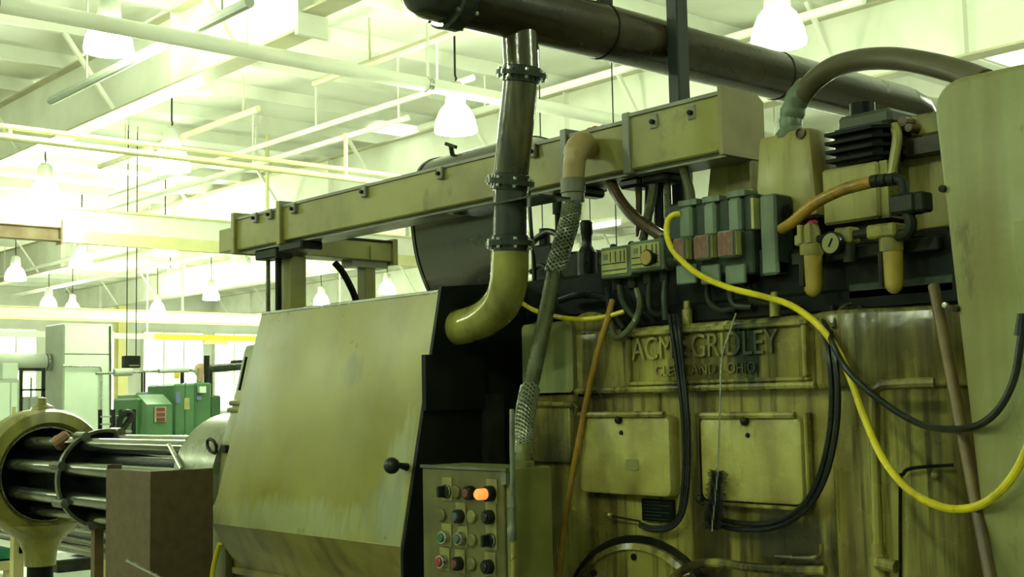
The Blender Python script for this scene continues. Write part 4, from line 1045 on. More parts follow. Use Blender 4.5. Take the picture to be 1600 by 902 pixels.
# slide gate blade through the lower section
a, b = P(722, 333, y=Yd), P(866, 341, y=Yd)
MB().box((a.x, Yd - .05, a.z - .006), (b.x, Yd + .06, a.z - .001)).build('slide_gate', ductd_m, dd)
el = cr([j3, j3 + Vector((-.002, 0, -.03)), P(795, 440, y=Yd), P(785, 472, y=Yd + .01), P(762, 496, y=Yd + .02), P(735, 508, y=Yd + .03), P(700, 515, y=Yd + .04)], 5)
MB().tube(el, .0505, 24).build('elbow', elbow_m, dd)

# vertical dark post
p = P(1069, 100, y=2.72)
o = MB().box((p.x - .043, 2.695, 1.95), (p.x + .0, 2.745, ZC - .19), .004).build('steel_post', post_m)
tag(o, 'dark square steel post rising to the roof behind the wireway', 'post')

# ================================================================== FLEXIBLE CONDUIT FROM WIREWAY TO CONTROL BOX
fc = thing('flexible_conduit', (P(815, 720, y=2.08).x, 2.08, 1.437), 'braided flexible conduit from the wireway elbow down to the control box', 'conduit')
YC = 2.42
e0 = P(915, 232, y=2.50); e1 = P(905, 232, y=YC); e2 = P(897, 262, y=YC); e3 = P(895, 285, y=YC)
MB().tube(cr([e0 + Vector((0, .02, 0)), P(912, 225, y=2.47), P(903, 232, y=2.435), P(898, 250, y=YC), e2, e3], 5), [.03] * 5 + [.036] * 9 + [.031] * 12, 16).build('elbow_fitting', mat('tan_fitting', (.36, .27, .12), (.3, .21, .08), rough=.4, scale=15), fc)
MB()  .tube([e3 + Vector((0, 0, .01)), e3 - Vector((0, 0, .03))], .035, 20).build('gland_nut', wayu_m, fc)
MB().tube([e3 - Vector((0, 0, .032)), e3 - Vector((0, 0, .055))], .032, 20).build('gland_ring', wayu_m, fc)
ctr = path([(894, 318, YC), (890, 345, YC - .01), (880, 380, YC - .03), (868, 420, YC - .05), (856, 475, YC - .09), (845, 530, YC - .14), (832, 590, YC - .19), (822, 640, YC - .26), (817, 685, YC - .32), (816, 716, YC - .345)], 6)
MB().tube(ctr, .0215, 14).build('hose', ghose_m, fc)
def braid(cl, r, turns, name):
    mb = MB(); n = len(cl)
    for k in range(9):
        for sg in (1, -1):
            pts = []
            for i in range(n * 3 - 2):
                f = i / 3; a = int(f); b_ = min(a + 1, n - 1)
                c = cl[a].lerp(cl[b_], f - a)
                d = (cl[min(a + 1, n - 1)] - cl[max(a - 1, 0)]).normalized()
                u = Vector((1, 0, 0)); u = (u - d * u.dot(d)).normalized(); w = d.cross(u)
                an = 2 * math.pi * (k / 9 + sg * turns * i / (n * 3 - 3))
                pts.append(c + (u * math.cos(an) + w * math.sin(an)) * r)
            mb.tube(pts, .0026, 4, caps=False)
    o = mb.build(name, braid_m, fc); o['kind'] = 'stuff'
braid(ctr[0:20], .0265, 2.2, 'braid_sleeve')
braid(ctr[38:55], .0245, 2.2, 'braid_sleeve')
b_ = ctr[-1]
MB().lathe((b_.x, b_.y, 1.437), (0, 0, 1), [(.03, 0), (.03, .012), (.022, .016), (.022, .05), (.019, .055)], 16).build('box_connector', panels_m, fc)

# ================================================================== VALVES
YV = 2.43
def vb(name, a, y, dep, m_, par, bev=.003):
    x0, x1, z0, z1 = rect(*a, y); return MB().box((x0, y, z0), (x1, y + dep, z1), bev).build(name, m_, par)
for n_, (a, lab) in enumerate((((938, 385, 985, 462), 'left grey green valve with yellowed diagram placard'), ((984, 375, 1036, 455), 'right grey green valve with placard and round amber knob'))):
    x0, x1, z0, z1 = rect(*a, YV)
    zb2 = P(a[0], a[1] + 52, y=YV).z
    t = thing('directional_valve', ((x0 + x1) / 2, YV + .04, 1.95), lab, 'valve', 'placard valves')
    MB().box((x0, YV, zb2), (x1, YV + .10, z1), .004).build('body', gate_m, t)
    m_ = .009
    pl = MB().box((x0 + m_, YV - .004, zb2 + m_), (x1 - m_, YV, z1 - m_), .001).build('placard', placard_m, t)
    h_ = z1 - zb2 - 2 * m_; w_ = x1 - x0 - 2 * m_
    for u in (.35, .55, .75, .9): MB().box((x0 + m_ + w_ * u, YV - .005, zb2 + m_ + h_ * .5), (x0 + m_ + w_ * u + .003, YV - .004, zb2 + m_ + h_ * .92)).build('diagram_line', vdark_m, pl)
    for v in (.15, .42): MB().box((x0 + m_ + .003, YV - .005, zb2 + m_ + h_ * v), (x1 - m_ - .003, YV - .004, zb2 + m_ + h_ * v + .003)).build('diagram_line', vdark_m, pl)
    MB().box((x0 + m_ + w_ * .1, YV - .005, zb2 + m_ + h_ * .62), (x0 + m_ + w_ * .26, YV - .004, zb2 + m_ + h_ * .85)).build('diagram_symbol', gate_m, pl)
    for u in (.2, .8): MB().lathe((x0 + (x1 - x0) * u, YV + .03, z1), (0, 0, 1), [(.009, 0), (.009, .008), (.006, .012), (0, .012)], 10).build('top_screw', vdark_m, t)
    for u in (.25, .75): MB().lathe((x0 + (x1 - x0) * u, YV + .04, 1.95), (0, 0, 1), [(.010, 0), (.010, zb2 - 1.95 - .03), (.016, zb2 - 1.95 - .03), (.016, zb2 - 1.95)], 10).build('port_fitting', dark_m, t)
    if n_:
        c = P(1010, 403, y=YV - .03); c.y = YV
        g = MB().lathe(c, (0, -1, 0), [(.015, 0), (.015, .02), (.021, .021), (.022, .03), (.02, .033), (.0, .033)], 22).build('round_knob', dark_m, t)
        MB().lathe(c, (0, -1, 0), [(.019, .033), (.017, .035), (0, .035)], 22).build('amber_face', mat('amber_face', (.38, .30, .07), (.28, .2, .05), rough=.35, scale=30), g)
        MB().cyl(c + Vector((.02, .03, -.01)), c + Vector((.09, .03, -.01)), .02, 14).build('solenoid_can', vdark_m, t)
# coil valves
for n_, (a, lb, nm) in enumerate((((1060, 322, 1092, 372), (1052, 372, 1071, 408), 'left'), ((1098, 316, 1128, 368), (1084, 367, 1110, 406), 'middle'), ((1136, 308, 1168, 362), (1121, 360, 1148, 402), 'right'))):
    x0, x1, z0, z1 = rect(*a, YV)
    t = thing('solenoid_valve', ((x0 + x1) / 2, YV + .04, 1.95), nm + ' one of the three grey green coil valves with red brown labels', 'valve', 'coil valves')
    MB().box((x0, YV, z0), (x0 + (x1 - x0) * .62, YV + .09, z1), .006).build('coil', gate_m, t)
    MB().box((x0 + (x1 - x0) * .64, YV + .015, z0), (x1 + .012, YV + .09, z1 + .006), .004).build('coil_bracket', vdark_m, t)
    MB().box((x0 - .006, YV + .005, z1 + .002), (x1 - .01, YV + .06, z1 + .018), .002).build('cap', gate_m, t)
    yl = P(lb[2] - 4, 385, x=x0 + .02).y
    q0, q1, s0, s1 = rect(*lb, YV - .03)
    bx = MB().box((q0, YV - .03, s0), (q1, YV + .02, s1), .003).build('junction_box', gate_m, t)
    MB().box((q0 + .003, YV - .033, s0 + .004), (q1 - .003, YV - .03, s1 - .004)).build('label', redlab_m, bx)
    MB().box((q1, YV - .026, s0 + .004), (q1 + .002, YV - .008, s1 - .004)).build('label', placard_m, bx)
    MB().box((x0 - .01, YV, P(a[0], 432, y=YV).z), (x1 + .014, YV + .1, z0), .004).build('valve_body', vdark_m, t)
    MB().box((x0 - .004, YV - .012, P(a[0], 446, y=YV).z), (x0 + (x1 - x0) * .9, YV + .0, P(a[0], 416, y=YV).z), .003).build('port_block', gate_m, t)
    for u in (.25, .75): MB().cyl((x0 + (x1 - x0) * u, YV + .04, 1.94), (x0 + (x1 - x0) * u, YV + .04, P(a[0], 432, y=YV).z), .009, 10).build('port_fitting', dark_m, t)
    p = P(a[2] - 6, 300, y=YV + .05); MB().box((p.x - .012, YV + .08, z1), (p.x + .004, YV + .095, z1 + .03)).build('tag_plate', placard_m, t)
# end block
x0, x1, z0, z1 = rect(1187, 303, 1213, 430, YV)
t = thing('end_block', (x0, YV + .04, 1.95), 'tall grey green end block with a round port, right of the coil valves', 'valve block')
yr_ = P(1231, 310, x=x1).y
MB().box((x0, YV, z0), (x1, max(yr_, YV + .07), z1), .006).build('body', gate_m, t)
MB().box((x1, YV + .0, z0 + .03), (x1 + .004, YV + .06, z1 - .005)).build('side_cover', vdark_m, t)
zc1 = P(1220, 328, y=YV).z
MB().cyl((x1 + .002, YV + .035, zc1), (x1 + .012, YV + .035, zc1), .016, 18).build('port', black_m, t)
MB().box((x0 - .02, YV - .005, P(1175, 358, y=YV).z), (x0 - .012, YV + .02, z1 - .004)).build('yellow_tag', placard_m, t)
MB().box((x0 - .01, YV + .01, 1.95), (x1, YV + .07, z0)).build('foot', dark_m, t)
# manifold rail
MB_ = thing('valve_manifold', (-2.0, 2.55, 1.95), 'dark oily manifold rail standing behind the row of valves', 'manifold')
xa, xb_ = P(940, 430, y=2.55).x, P(1240, 430, y=2.55).x
MB().box((P(1048, 430, y=2.55).x, 2.545, 1.95), (xb_, 2.62, 2.12), .006).build('rail', vdark_m, MB_)
MB().box((xa, 2.545, 1.95), (P(1048, 430, y=2.55).x, 2.62, 2.01), .006).build('rail', dark_m, MB_)
for k in range(6):
    x = xa + .05 + k * (xb_ - xa - .1) / 5; MB().cyl((x, 2.50, 1.985), (x, 2.545, 1.985), .012, 10).build('plug', dark_m, MB_)

# dark valve cluster right of the drop duct
cl = thing('relief_valves', (P(895, 420, y=2.62).x, 2.62, 1.95), 'dark relief valve cluster with knurled cap between duct and placard valves', 'valve')
a = P(918, 430, y=2.60); MB().lathe((a.x, 2.60, 1.95), (0, 0, 1), [(.03, 0), (.03, .08), (.022, .09), (.016, .10), (.016, .13), (.019, .135), (.019, .17), (.015, .175)], 16).build('knurled_cap', rubber_m, cl)
a = P(860, 430, y=2.66); MB().box((a.x - .05, 2.62, 1.95), (a.x + .05, 2.70, 2.08), .008).build('valve_block', dark_m, cl)
MB().box((a.x + .05, 2.60, 1.95), (a.x + .24, 2.68, 2.04), .008).build('valve_block', dark_m, cl)
MB().cyl((a.x, 2.64, 2.08), (a.x, 2.64, 2.13), .018, 12).build('riser', dark_m, cl)
MB().tube(path([(832, 380, 2.62), (842, 370, 2.62), (858, 362, 2.62), (872, 368, 2.62), (880, 380, 2.62), (882, 400, 2.62)], 5), .010, 10).build('hose', rubber_m, cl)
MB().tube(path([(829, 425, 2.6), (845, 415, 2.6), (856, 425, 2.6), (858, 440, 2.6)], 5), .008, 8).build('hose', rubber_m, cl)
MB().tube(path([(826, 300, 2.5), (830, 360, 2.5), (835, 420, 2.52), (836, 460, 2.54)], 5), .006, 8).build('cable', rubber_m, cl)
a = P(872, 340, y=2.60); MB().cyl((a.x, 2.60, 2.02), (a.x, 2.60, 2.225), .010, 10).build('conduit', black_m, cl)
MB().cyl((a.x, 2.60, 2.16), (a.x, 2.60, 2.218), .017, 12).build('conduit_coupling', dark_m, cl)

# hoses between wireway and valves
HO = thing('wireway_hoses', (-2.2, 2.58, 1.95), 'bundle of brown and olive hoses dropping from the wireway to the valves', 'hoses')
for pts, r_, m_ in (
    ([(956, 268, 2.58), (955, 285, 2.57), (968, 312, 2.55), (990, 338, 2.54), (1020, 360, 2.54), (1050, 378, 2.56)], .0165, bhose_m),
    ([(999, 250, 2.60), (998, 300, 2.60), (998, 370, 2.60)], .010, bhose_m),
    ([(1022, 245, 2.58), (1021, 290, 2.58), (1014, 330, 2.57), (1004, 375, 2.55)], .013, ghose_m),
    ([(1035, 245, 2.62), (1030, 300, 2.62), (1030, 380, 2.62)], .015, dark_m),
    ([(1043, 245, 2.60), (1043, 290, 2.60), (1044, 340, 2.60)], .012, ghose_m),
    ([(1063, 240, 2.56), (1070, 270, 2.55), (1078, 300, 2.52), (1080, 330, 2.49)], .013, ghose_m),
    ([(1012, 280, 2.64), (1010, 330, 2.64), (1008, 380, 2.64)], .007, rubber_m)):
    MB().tube(path(pts, 5), r_, 10).build('hose', m_, HO)
for px, w_ in ((925, .03), (1000, .05), (1040, .06)):
    p = P(px, 268, y=2.6); MB().box((p.x - w_, 2.56, 2.19), (p.x + w_ * .6, 2.64, 2.218), .008).build('gland_block', rubber_m, HO)
# tubes and loops below the valves
LO = thing('valve_hoses', (-2.1, 2.45, 1.80), 'dark hoses looping below the valve row onto the machine top', 'hoses')
for pts, r_, m_ in (
    ([(995, 452, 2.44), (1000, 475, 2.43), (993, 500, 2.39), (978, 520, 2.385), (962, 528, 2.385), (955, 510, 2.40), (952, 470, 2.44)], .009, ghose_m),
    ([(950, 450, 2.44), (953, 480, 2.42), (965, 500, 2.41), (975, 515, 2.40)], .008, dark_m),
    ([(968, 448, 2.44), (972, 470, 2.42), (985, 490, 2.41), (1000, 500, 2.42)], .008, vdark_m),
    ([(1015, 445, 2.44), (1014, 470, 2.43), (1018, 488, 2.43), (1030, 492, 2.44), (1042, 485, 2.45)], .008, dark_m),
    ([(1040, 440, 2.44), (1038, 465, 2.43), (1040, 500, 2.43)], .009, vdark_m),
    ([(1105, 440, 2.46), (1108, 470, 2.44), (1125, 485, 2.44), (1150, 482, 2.45)], .008, dark_m),
    ([(1140, 438, 2.46), (1142, 465, 2.44), (1150, 478, 2.44), (1175, 480, 2.45)], .008, vdark_m),
    ([(1168, 435, 2.46), (1170, 455, 2.44), (1180, 472, 2.44), (1230, 478, 2.46)], .008, dark_m),
    ([(875, 470, 2.43), (900, 462, 2.42), (930, 462, 2.43), (950, 468, 2.44)], .010, rubber_m)):
    MB().tube(path(pts, 5), r_, 9).build('hose', m_, LO)

# ================================================================== AIR PREP UNIT (FRL)
YR = 2.38
fr = thing('air_regulator', (P(1268, 400, y=YR + .03).x, YR + .03, 1.9), 'air regulator with amber bowl, dial gauge and small red knob', 'regulator')
c = P(1268, 385, y=YR + .03)
zT, zM, zB_ = P(1268, 352, y=YR + .03).z, P(1268, 396, y=YR + .03).z, P(1268, 462, y=YR + .03).z
MB().lathe((c.x, c.y, zM), (0, 0, 1), [(.025, -.006), (.027, 0), (.027, .02), (.021, .024), (.021, zT - zM - .012), (.016, zT - zM)], 18).build('head', cream_m, fr)
MB().box((c.x - .040, c.y - .012, zM + .02), (c.x - .02, c.y + .012, zM + .045), .003).build('inlet_lug', cream_m, fr)
for dx in (-.014, .01): MB().cyl((c.x + dx, c.y - .022, zM + .022), (c.x + dx, c.y - .022, zT), .007, 8).build('rib', cream_m, fr)
bw = MB().lathe((c.x, c.y, zB_), (0, 0, 1), [(.006, -.004), (.015, .002), (.021, .012), (.023, .03), (.024, zM - zB_)], 18).build('bowl', glass_m, fr)
MB().tube([(c.x - .013, c.y - .021, zB_ + .02), (c.x - .013, c.y - .019, zM - .005)], .008, 8).build('sight_tube', dark_m, bw)
MB().lathe((c.x + .005, c.y, zT), (0, 0, 1), [(.012, 0), (.012, .006), (.007, .011), (0, .012)], 12).build('red_knob', mat('crimson_plastic', (.3, .02, .06), rough=.35), fr)
g = P(1297, 380, y=YR - .005)
gg = MB().lathe(g + Vector((0, .03, 0)), (0, -1, 0), [(.012, -.02), (.024, .0), (.0265, .006), (.0265, .028), (.024, .032), (.023, .028), (0, .028)], 26).build('gauge', rubber_m, fr)
MB().lathe(g + Vector((0, .0015, 0)), (0, -1, 0), [(.0225, 0), (.0225, .001), (0, .001)], 24).build('dial', dial_m, gg)
MB().bar(g + Vector((-.004, -.001, -.008)), g + Vector((.006, -.001, .010)), .003, .002).build('needle', black_m, gg)
MB().cyl((c.x + .02, c.y, zM + .03), (c.x + .16, c.y, zM + .03), .010, 10).build('connecting_pipe', dark_m, fr)
MB().box((c.x + .07, c.y - .015, zM + .012), (c.x + .115, c.y + .025, zM + .048), .004).build('tee_block', ring_m, fr)
MB().cyl((c.x + .10, c.y, zM - .03), (c.x + .10, c.y, zM + .012), .014, 12).build('tee_drop', dark_m, fr)
MB().box((c.x - .08, c.y + .03, zM - .02), (c.x + .3, c.y + .05, zM + .01), .003).box((c.x - .02, c.y + .03, 1.95), (c.x + .02, c.y + .05, zM)).build('mounting_bracket', dark_m, fr)
f2 = thing('air_lubricator', (P(1390, 400, y=YR + .03).x, YR + .03, 1.9), 'air lubricator with plain amber bowl left of the pale guard', 'lubricator')
c = P(1385, 385, y=YR + .03); zT = P(1380, 352, y=YR + .03).z; zM = P(1380, 392, y=YR + .03).z; zB_ = P(1400, 456, y=YR + .03).z
MB().box((P(1352, 370, y=YR).x, YR, zM + .025), (P(1398, 370, y=YR).x, YR + .06, zT), .005).build('head', ring_m, f2)
MB().lathe((c.x + .012, c.y, zM - .004), (0, 0, 1), [(.026, 0), (.026, .03)], 16).build('collar', ring_m, f2)
b2 = MB().lathe((c.x + .014, c.y, zB_), (0, 0, 1), [(.006, -.004), (.014, .002), (.021, .012), (.022, .03), (.023, zM - zB_)], 18).build('bowl', glass_m, f2)
MB().tube([(c.x - .004, c.y - .018, zB_ + .01), (c.x - .004, c.y - .018, zM - .005)], .006, 8).build('sight_tube', dark_m, b2)
MB().box((c.x - .01, YR + .06, 1.95), (c.x + .03, YR + .085, zT - .01)).build('bracket', dark_m, f2)
rb_ = thing('rear_bracket', (P(1420, 440, y=2.50).x, 2.52, 1.95), 'dark oily mounting rail with brown block under the air lubricator', 'bracket')
vb('rail', (1325, 436, 1490, 462), 2.46, .05, vdark_m, rb_)
vb('brown_block', (1428, 372, 1478, 432), 2.50, .06, rod_m, rb_, .006)
vb('green_block', (1340, 398, 1385, 440), 2.49, .05, vdark_m, rb_, .006)
# black shuttle valve with elbow chain and orange hose
sv = thing('shutoff_valve', (P(1413, 318, y=YR).x, YR + .02, 2.0), 'black shutoff valve with a chain of dark elbows above the lubricator', 'valve')
vb('body', (1387, 302, 1428, 334), YR, .05, rubber_m, sv, .006)
vb('bonnet', (1426, 299, 1443, 330), YR + .005, .04, dark_m, sv, .004)
MB().tube(path([(1358, 285, YR + .02), (1372, 283, YR + .02), (1390, 280, YR + .02), (1402, 280, YR + .02), (1411, 286, YR + .02), (1413, 305, YR + .02)], 4), .011, 12).build('elbow_chain', dark_m, sv)
for px in (1368, 1380, 1394): c_ = P(px, 283 - (px - 1368) * .1, y=YR + .02); MB().cyl(c_ + Vector((-.008, 0, 0)), c_ + Vector((.008, 0, 0)), .0145, 12).build('hex_nut', dark_m, sv)
MB().tube(path([(1418, 332, YR + .02), (1424, 350, YR + .02), (1418, 365, YR + .02), (1402, 368, YR + .02)], 4), .013, 10).build('lower_elbow', dark_m, sv)
o = MB().tube(path([(1222, 358, YR + .05), (1240, 346, YR + .03), (1270, 320, YR + .02), (1308, 300, YR + .01), (1336, 291, YR + .01), (1360, 285, YR + .02)], 5), .0135, 12).build('amber_hose', org_m)
tag(o, 'short thick amber hose arching from the valve block to the black shutoff valve', 'hose')

# ================================================================== BOXES ON TOP RIGHT
x0, x1, z0, z1 = rect(1174, 205, 1264, 345, 2.50)
t = thing('pump_motor_box', ((x0 + x1) / 2, 2.57, 1.95), 'cream tapered motor box with round plug under the arched hose', 'motor box')
yb2 = P(1308, 220, x=x1).y
mb = MB()
ins = .018
v = [mb.bm.verts.new(q) for q in ((x0, 2.50, z0), (x1 + .02, 2.50, z0), (x1 + .02, yb2 + .02, z0), (x0, yb2 + .02, z0), (x0 + .01, 2.50 + ins, z1), (x1 - .008, 2.50 + ins, z1 + .004), (x1 - .008, yb2, z1 + .004), (x0 + .01, yb2, z1))]
fs = [mb.bm.faces.new([v[i] for i in q]) for q in ((3, 2, 1, 0), (4, 5, 6, 7), (0, 1, 5, 4), (1, 2, 6, 5), (2, 3, 7, 6), (3, 0, 4, 7))]
bmesh.ops.bevel(mb.bm, geom=list(mb.bm.edges), offset=.014, segments=2, affect='EDGES', profile=.5)
mb.build('housing', cream_m, t)
p = P(1250, 208, y=2.512); MB().lathe(p, (0, -1, 0), [(.014, -.01), (.014, .002), (.010, .003), (.009, -.002), (0, -.002)], 16).build('round_plug', rod_m, t)
MB().box((x0 + .02, 2.53, 1.95), (x1, yb2, z0)).build('foot', dark_m, t)
# hose fitting and arched hose
ft = P(1236, 190, y=2.56)
ah = thing('arched_hose', (ft.x, 2.56, z1 - .02), 'thick olive hose arching from the cream motor box over to the pale guard', 'hose')
MB().lathe((ft.x, 2.56, z1 - .012), (0, 0, 1), [(.045, 0), (.04, .015), (.028, .03), (.03, .05), (.026, .06)], 16).build('base_fitting', gate_m, ah)
MB().tube(cr([(ft.x, 2.56, z1 + .04), P(1242, 165, y=2.56), P(1250, 148, y=2.56), P(1262, 135, y=2.56)], 4), [.028, .03, .032, .03, .028, .03, .031, .031, .03, .028, .03, .03, .028], 14).build('clamp_fitting', gate_m, ah)
arc = path([(1252, 150, 2.56), (1272, 126, 2.55), (1305, 104, 2.53), (1350, 93, 2.50), (1400, 92, 2.46), (1450, 100, 2.42), (1500, 113, 2.38), (1540, 128, 2.34)], 6)
MB().tube(arc, .026, 16).build('hose', mat('olive_brown_hose', (.085, .072, .035), (.06, .05, .025), rough=.35, scale=8), ah)
# second cream box behind the wireway end
x0, x1, z0, z1 = rect(1105, 243, 1172, 330, 2.66)
t = thing('junction_box', ((x0 + x1) / 2, 2.7, 1.95), 'small cream box under the open end of the wireway', 'box')
MB().prism([(x0 - .01, z0), (x1, z0), (x1, z1), (x0 + .03, z1), (x0 + .012, z1 - .02)], 2.66, 2.74, 'y', .004).build('body', cream_m, t)
for px in (1117, 1142): p = P(px, 243, y=2.655); MB().lathe(p, (0, -1, 0), [(.005, -.004), (.005, .003), (0, .004)], 8).build('screw', steel_m, t)
MB().box((x0, 2.67, 1.95), (x1, 2.73, z0)).build('foot', dark_m, t)
# light box, fins, bracket behind the shutoff valve
x0, x1, z0, z1 = rect(1312, 256, 1372, 345, 2.52)
t = thing('finned_motor', ((x0 + x1) / 2, 2.62, 1.95), 'cream gearbox with four black cooling fins left of the pale guard', 'motor')
MB().box((x0 - .05, 2.52, z0), (x1, 2.66, z1), .006).build('gearbox', cream_m, t)
MB().box((x1, 2.53, z0), (x1 + .02, 2.64, z1)).build('side_flange', ring_m, t)
zf0, zf1 = P(1340, 252, y=2.52).z, P(1340, 196, y=2.52).z
xf0, xf1 = P(1292, 225, y=2.52).x, P(1378, 225, y=2.52).x
for k in range(4):
    zc = zf0 + (zf1 - zf0) * (k + .5) / 4
    MB().prism([(xf0, 2.51), (xf1 - .02, 2.51), (xf1 + .01, 2.54), (xf1 + .01, 2.70), (xf0, 2.70)], zc - .004, zc + .004, 'z').build('cooling_fin', black_m, t)
MB().box((xf0 + .01, 2.54, zf0), (xf1 - .01, 2.68, zf1 + .004)).build('fin_core', rubber_m, t)
MB().box((xf0, 2.56, zf1), (xf1, 2.70, zf1 + .04), .01).build('top_cover', mat('dark_green_cover', (.04, .05, .03), (.06, .065, .04), rough=.5, scale=10), t)
MB().cyl((xf0 + .05, 2.60, zf1 + .03), (xf0 + .05, 2.60, zf1 + .07), .03, 14).build('cap', black_m, t)
MB().box((x0, 2.55, 1.95), (x1, 2.65, z0)).build('foot', dark_m, t)
# cream back plate with arm
x0, x1, z0, z1 = rect(1392, 245, 1475, 360, 2.62)
t = thing('back_plate', ((x0 + x1) / 2, 2.66, 1.95), 'cream back plate with dark channel and cable arm beside the pale guard', 'bracket')
MB().box((x0, 2.62, z0), (x1 + .1, 2.64, z1), .003).build('plate', cream_m, t)
q0, q1, s0, s1 = rect(1408, 212, 1470, 242, 2.58); MB().box((q0, 2.58, s0), (q1 + .1, 2.62, s1), .003).build('dark_channel', pipe_m, t)
q0, q1, s0, s1 = rect(1420, 176, 1475, 212, 2.60); MB().box((q0, 2.60, s0), (q1 + .1, 2.64, s1), .006).build('upper_bracket', ring_m, t)
MB().tube(path([(1398, 196, 2.56), (1402, 215, 2.55), (1398, 245, 2.545), (1393, 275, 2.54)], 4), .012, 10).build('arm', cream_m, t)
MB().tube(path([(1406, 235, 2.55), (1405, 262, 2.545), (1404, 285, 2.54)], 3), .003, 6).build('thin_line', dark_m, t)
p = P(1413, 190, y=2.57); MB().lathe(p, (0, -1, 0), [(.012, -.03), (.012, .008), (0, .01)], 10).build('pivot', rod_m, t)
p = P(1422, 200, y=2.57); MB().lathe(p, (0, -1, 0), [(.010, -.03), (.010, .008), (0, .01)], 10).build('pivot', rod_m, t)
MB().box((x0 + .02, 2.625, 1.95), (x1, 2.64, z0)).build('foot', dark_m, t)

# ================================================================== PALE GUARD (right)
YH = 2.10
g0 = P(1462, 180, y=YH); gt = P(1560, 106, y=YH).z
pg = thing('gear_guard', (-.8, 2.5, 0), 'tall pale green cream guard with rounded top at the right edge', 'guard')
xl0 = -1.055; xl1 = g0.x
poly = [(-.3, 0), (-.3, gt)]
rr = .055
slope = (xl1 - xl0) / 2.1
xtl = xl0 + slope * gt
for k in range(7):
    an = math.radians(90 + 90 * k / 6); poly.append((xtl + rr + rr * math.cos(an), gt - rr + rr * math.sin(an)))
poly.append((xl0, 0))
MB().prism(poly, YH, 2.95, 'y', .012).build('shell', pale_m, pg, ang=50)
for px, py, r_ in ((1494, 483, .006), (1473, 295, .007), (1477, 477, .005)):
    p = P(px, py, y=YH - .001); MB().lathe(p, (0, -1, 0), [(r_, -.004), (r_, .004), (0, .005)], 10).build('screw', dark_m if px != 1477 else steel_m, pg)
q0, q1, s0, s1 = rect(1587, 342, 1640, 500, YH - .006); MB().box((q0, YH - .006, s0), (q1, YH, s1), .002).build('cover_strip', pale_m, pg)
MB().tube([P(1597, 490, y=YH - .02), P(1595, 525, y=YH - .02)], [.008, .012], 10).build('cable_plug', rubber_m, pg)

# leaning brown pipe
a, b = P(1459, 447, y=2.26), P(1547, 902, y=2.07)
d = (b - a); k = (0.0 - a.z) / d.z
o = MB().tube([a, a + d * k], .0115, 12).build('leaning_pipe', rod_m); tag(o, 'rusty brown pipe leaning between the machine and the pale guard', 'pipe')

# ================================================================== HOSES AND CABLES IN FRONT
def hose(name, pts, r, m_, label, cat='hose', n=6, group=None):
    o = MB().tube(path(pts, n), r, 10).build(name, m_); tag(o, label, cat, group); return o
hose('yellow_hose', [(1062, 334, 2.43), (1050, 337, 2.415), (1043, 348, 2.41), (1042, 368, 2.405), (1054, 395, 2.40), (1090, 428, 2.395), (1140, 450, 2.39), (1195, 464, 2.38), (1235, 477, 2.36), (1275, 505, 2.34), (1307, 545, 2.335), (1330, 595, 2.33), (1350, 652, 2.32), (1380, 718, 2.29), (1420, 766, 2.24), (1470, 792, 2.17), (1510, 795, 2.11), (1545, 782, 2.075), (1580, 748, 2.06), (1605, 700, 2.055), (1640, 600, 2.05)], .0078, yel_m, 'long bright yellow air hose draped across the valves and the machine right side')
hose('yellow_hose', [(816, 474, 2.42), (835, 485, 2.385), (865, 494, 2.37), (905, 499, 2.37), (945, 495, 2.39), (975, 487, 2.42)], .0068, yel_m, 'short yellow air hose left of the lettering behind the braided conduit')
hose('amber_tube', [(957, 470, 2.42), (949, 500, 2.39), (935, 545, 2.385), (920, 610, 2.385), (906, 680, 2.375), (893, 750, 2.37), (881, 830, 2.36), (873, 905, 2.35), (868, 990, 2.34), (862, 1200, 2.33)], .0085, org_m, 'dirty amber tube hanging down left of the first hatch', 'tube')
bk = thing('cable_bundle', (P(1062, 650, y=2.385).x, 2.385, 1.3), 'bundle of black cables hanging between the two hatches', 'cables')
for dx in (-4, 3, 8):
    MB().tube(path([(1050 + dx, 492, 2.42), (1054 + dx, 520, 2.388), (1062 + dx * .8, 580, 2.388), (1070 + dx * .7, 660, 2.38), (1071 + dx * .6, 740, 2.385), (1064 + dx * .5, 800, 2.39), (1048, 822 + dx * .5, 2.395), (1020, 826 + dx * .4, 2.40), (1000, 820 + dx * .3, 2.405)], 6), .0052, 8).build('cable', rubber_m, bk)
bk = thing('cable_bundle', (P(1297, 650, y=2.33).x, 2.33, 1.3), 'pair of black cables looping around the lower right of the second hatch', 'cables')
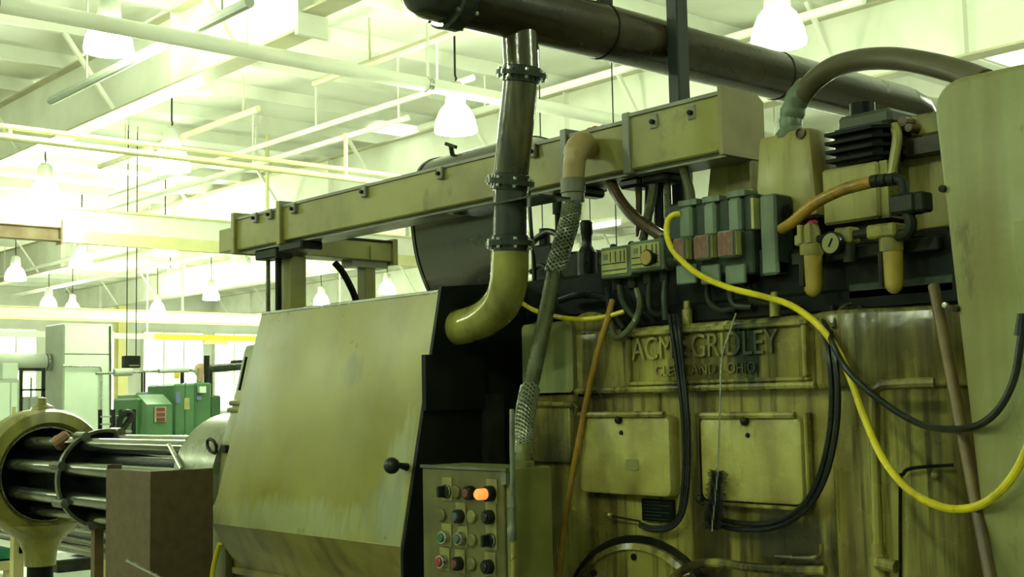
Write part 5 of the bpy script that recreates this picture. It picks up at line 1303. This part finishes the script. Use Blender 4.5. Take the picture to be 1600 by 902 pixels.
for dx in (0, 10):
    MB().tube(path([(1282 + dx, 500, 2.39), (1292 + dx, 540, 2.335), (1299 + dx, 600, 2.325), (1297 + dx, 670, 2.33), (1280 + dx, 745, 2.345), (1250 + dx, 795, 2.37), (1205 + dx, 817 + dx * .6, 2.39), (1160, 818 + dx, 2.395), (1122, 812 + dx, 2.405)], 6), .0068, 8).build('cable', rubber_m, bk)
hose('black_cable', [(1286, 495, 2.38), (1300, 535, 2.33), (1325, 580, 2.325), (1370, 622, 2.30), (1430, 660, 2.23), (1480, 671, 2.15), (1525, 666, 2.085), (1560, 640, 2.07), (1585, 590, 2.07), (1596, 525, 2.075)], .0068, rubber_m, 'black cable sagging from the machine across to the pale guard plug', 'cable')
hose('thin_cable', [(1302, 512, 2.35), (1308, 490, 2.37), (1320, 478, 2.40), (1330, 476, 2.43)], .004, ghose_m, 'thin loop of cable at the top of the rounded right corner', 'cable')
# bottle brush on a wire
bx_ = thing('bottle_brush', (P(1118, 830, y=2.37).x, 2.37, 1.25), 'black bottle brush hanging on a long thin wire before the second hatch', 'brush')
MB().tube(path([(1150, 490, 2.41), (1140, 520, 2.385), (1128, 560, 2.38), (1125, 640, 2.372), (1122, 736, 2.365)], 5), .0022, 6).build('wire', steel_m, bx_)
a, b = P(1122, 733, y=2.365), P(1112, 830, y=2.365)
MB().tube([a, b], .004, 6).build('twisted_stem', steel_m, bx_)
mb = MB(); d = (b - a).normalized(); u = Vector((0, 1, 0)); w = d.cross(u).normalized()
for i in range(46):
    c = a.lerp(b, .04 + .94 * i / 46)
    for k in range(7):
        an = 2 * math.pi * (k / 7 + i * .13); L_ = random.uniform(.018, .027)
        mb.bar(c, c + (u * math.cos(an) + w * math.sin(an)) * L_, .0018, .0018)
o = mb.build('bristles', rubber_m, bx_); o['kind'] = 'stuff'

# rag on the wireway
p = P(950, 204, y=YW + .06)
mb = MB()
for k in range(7):
    u = k / 6; mb.ball((p.x - .07 + .14 * u, YW + .05 + random.uniform(-.02, .02), zt_ + .012), random.uniform(.012, .02), 8, .7)
bmesh.ops.remove_doubles(mb.bm, verts=mb.bm.verts, dist=.0001)
o = mb.build('shop_rag', mat('orange_rag', (.30, .13, .045), (.2, .08, .03), rough=.85, scale=30)); tag(o, 'crumpled orange brown rag lying on top of the wireway', 'rag')
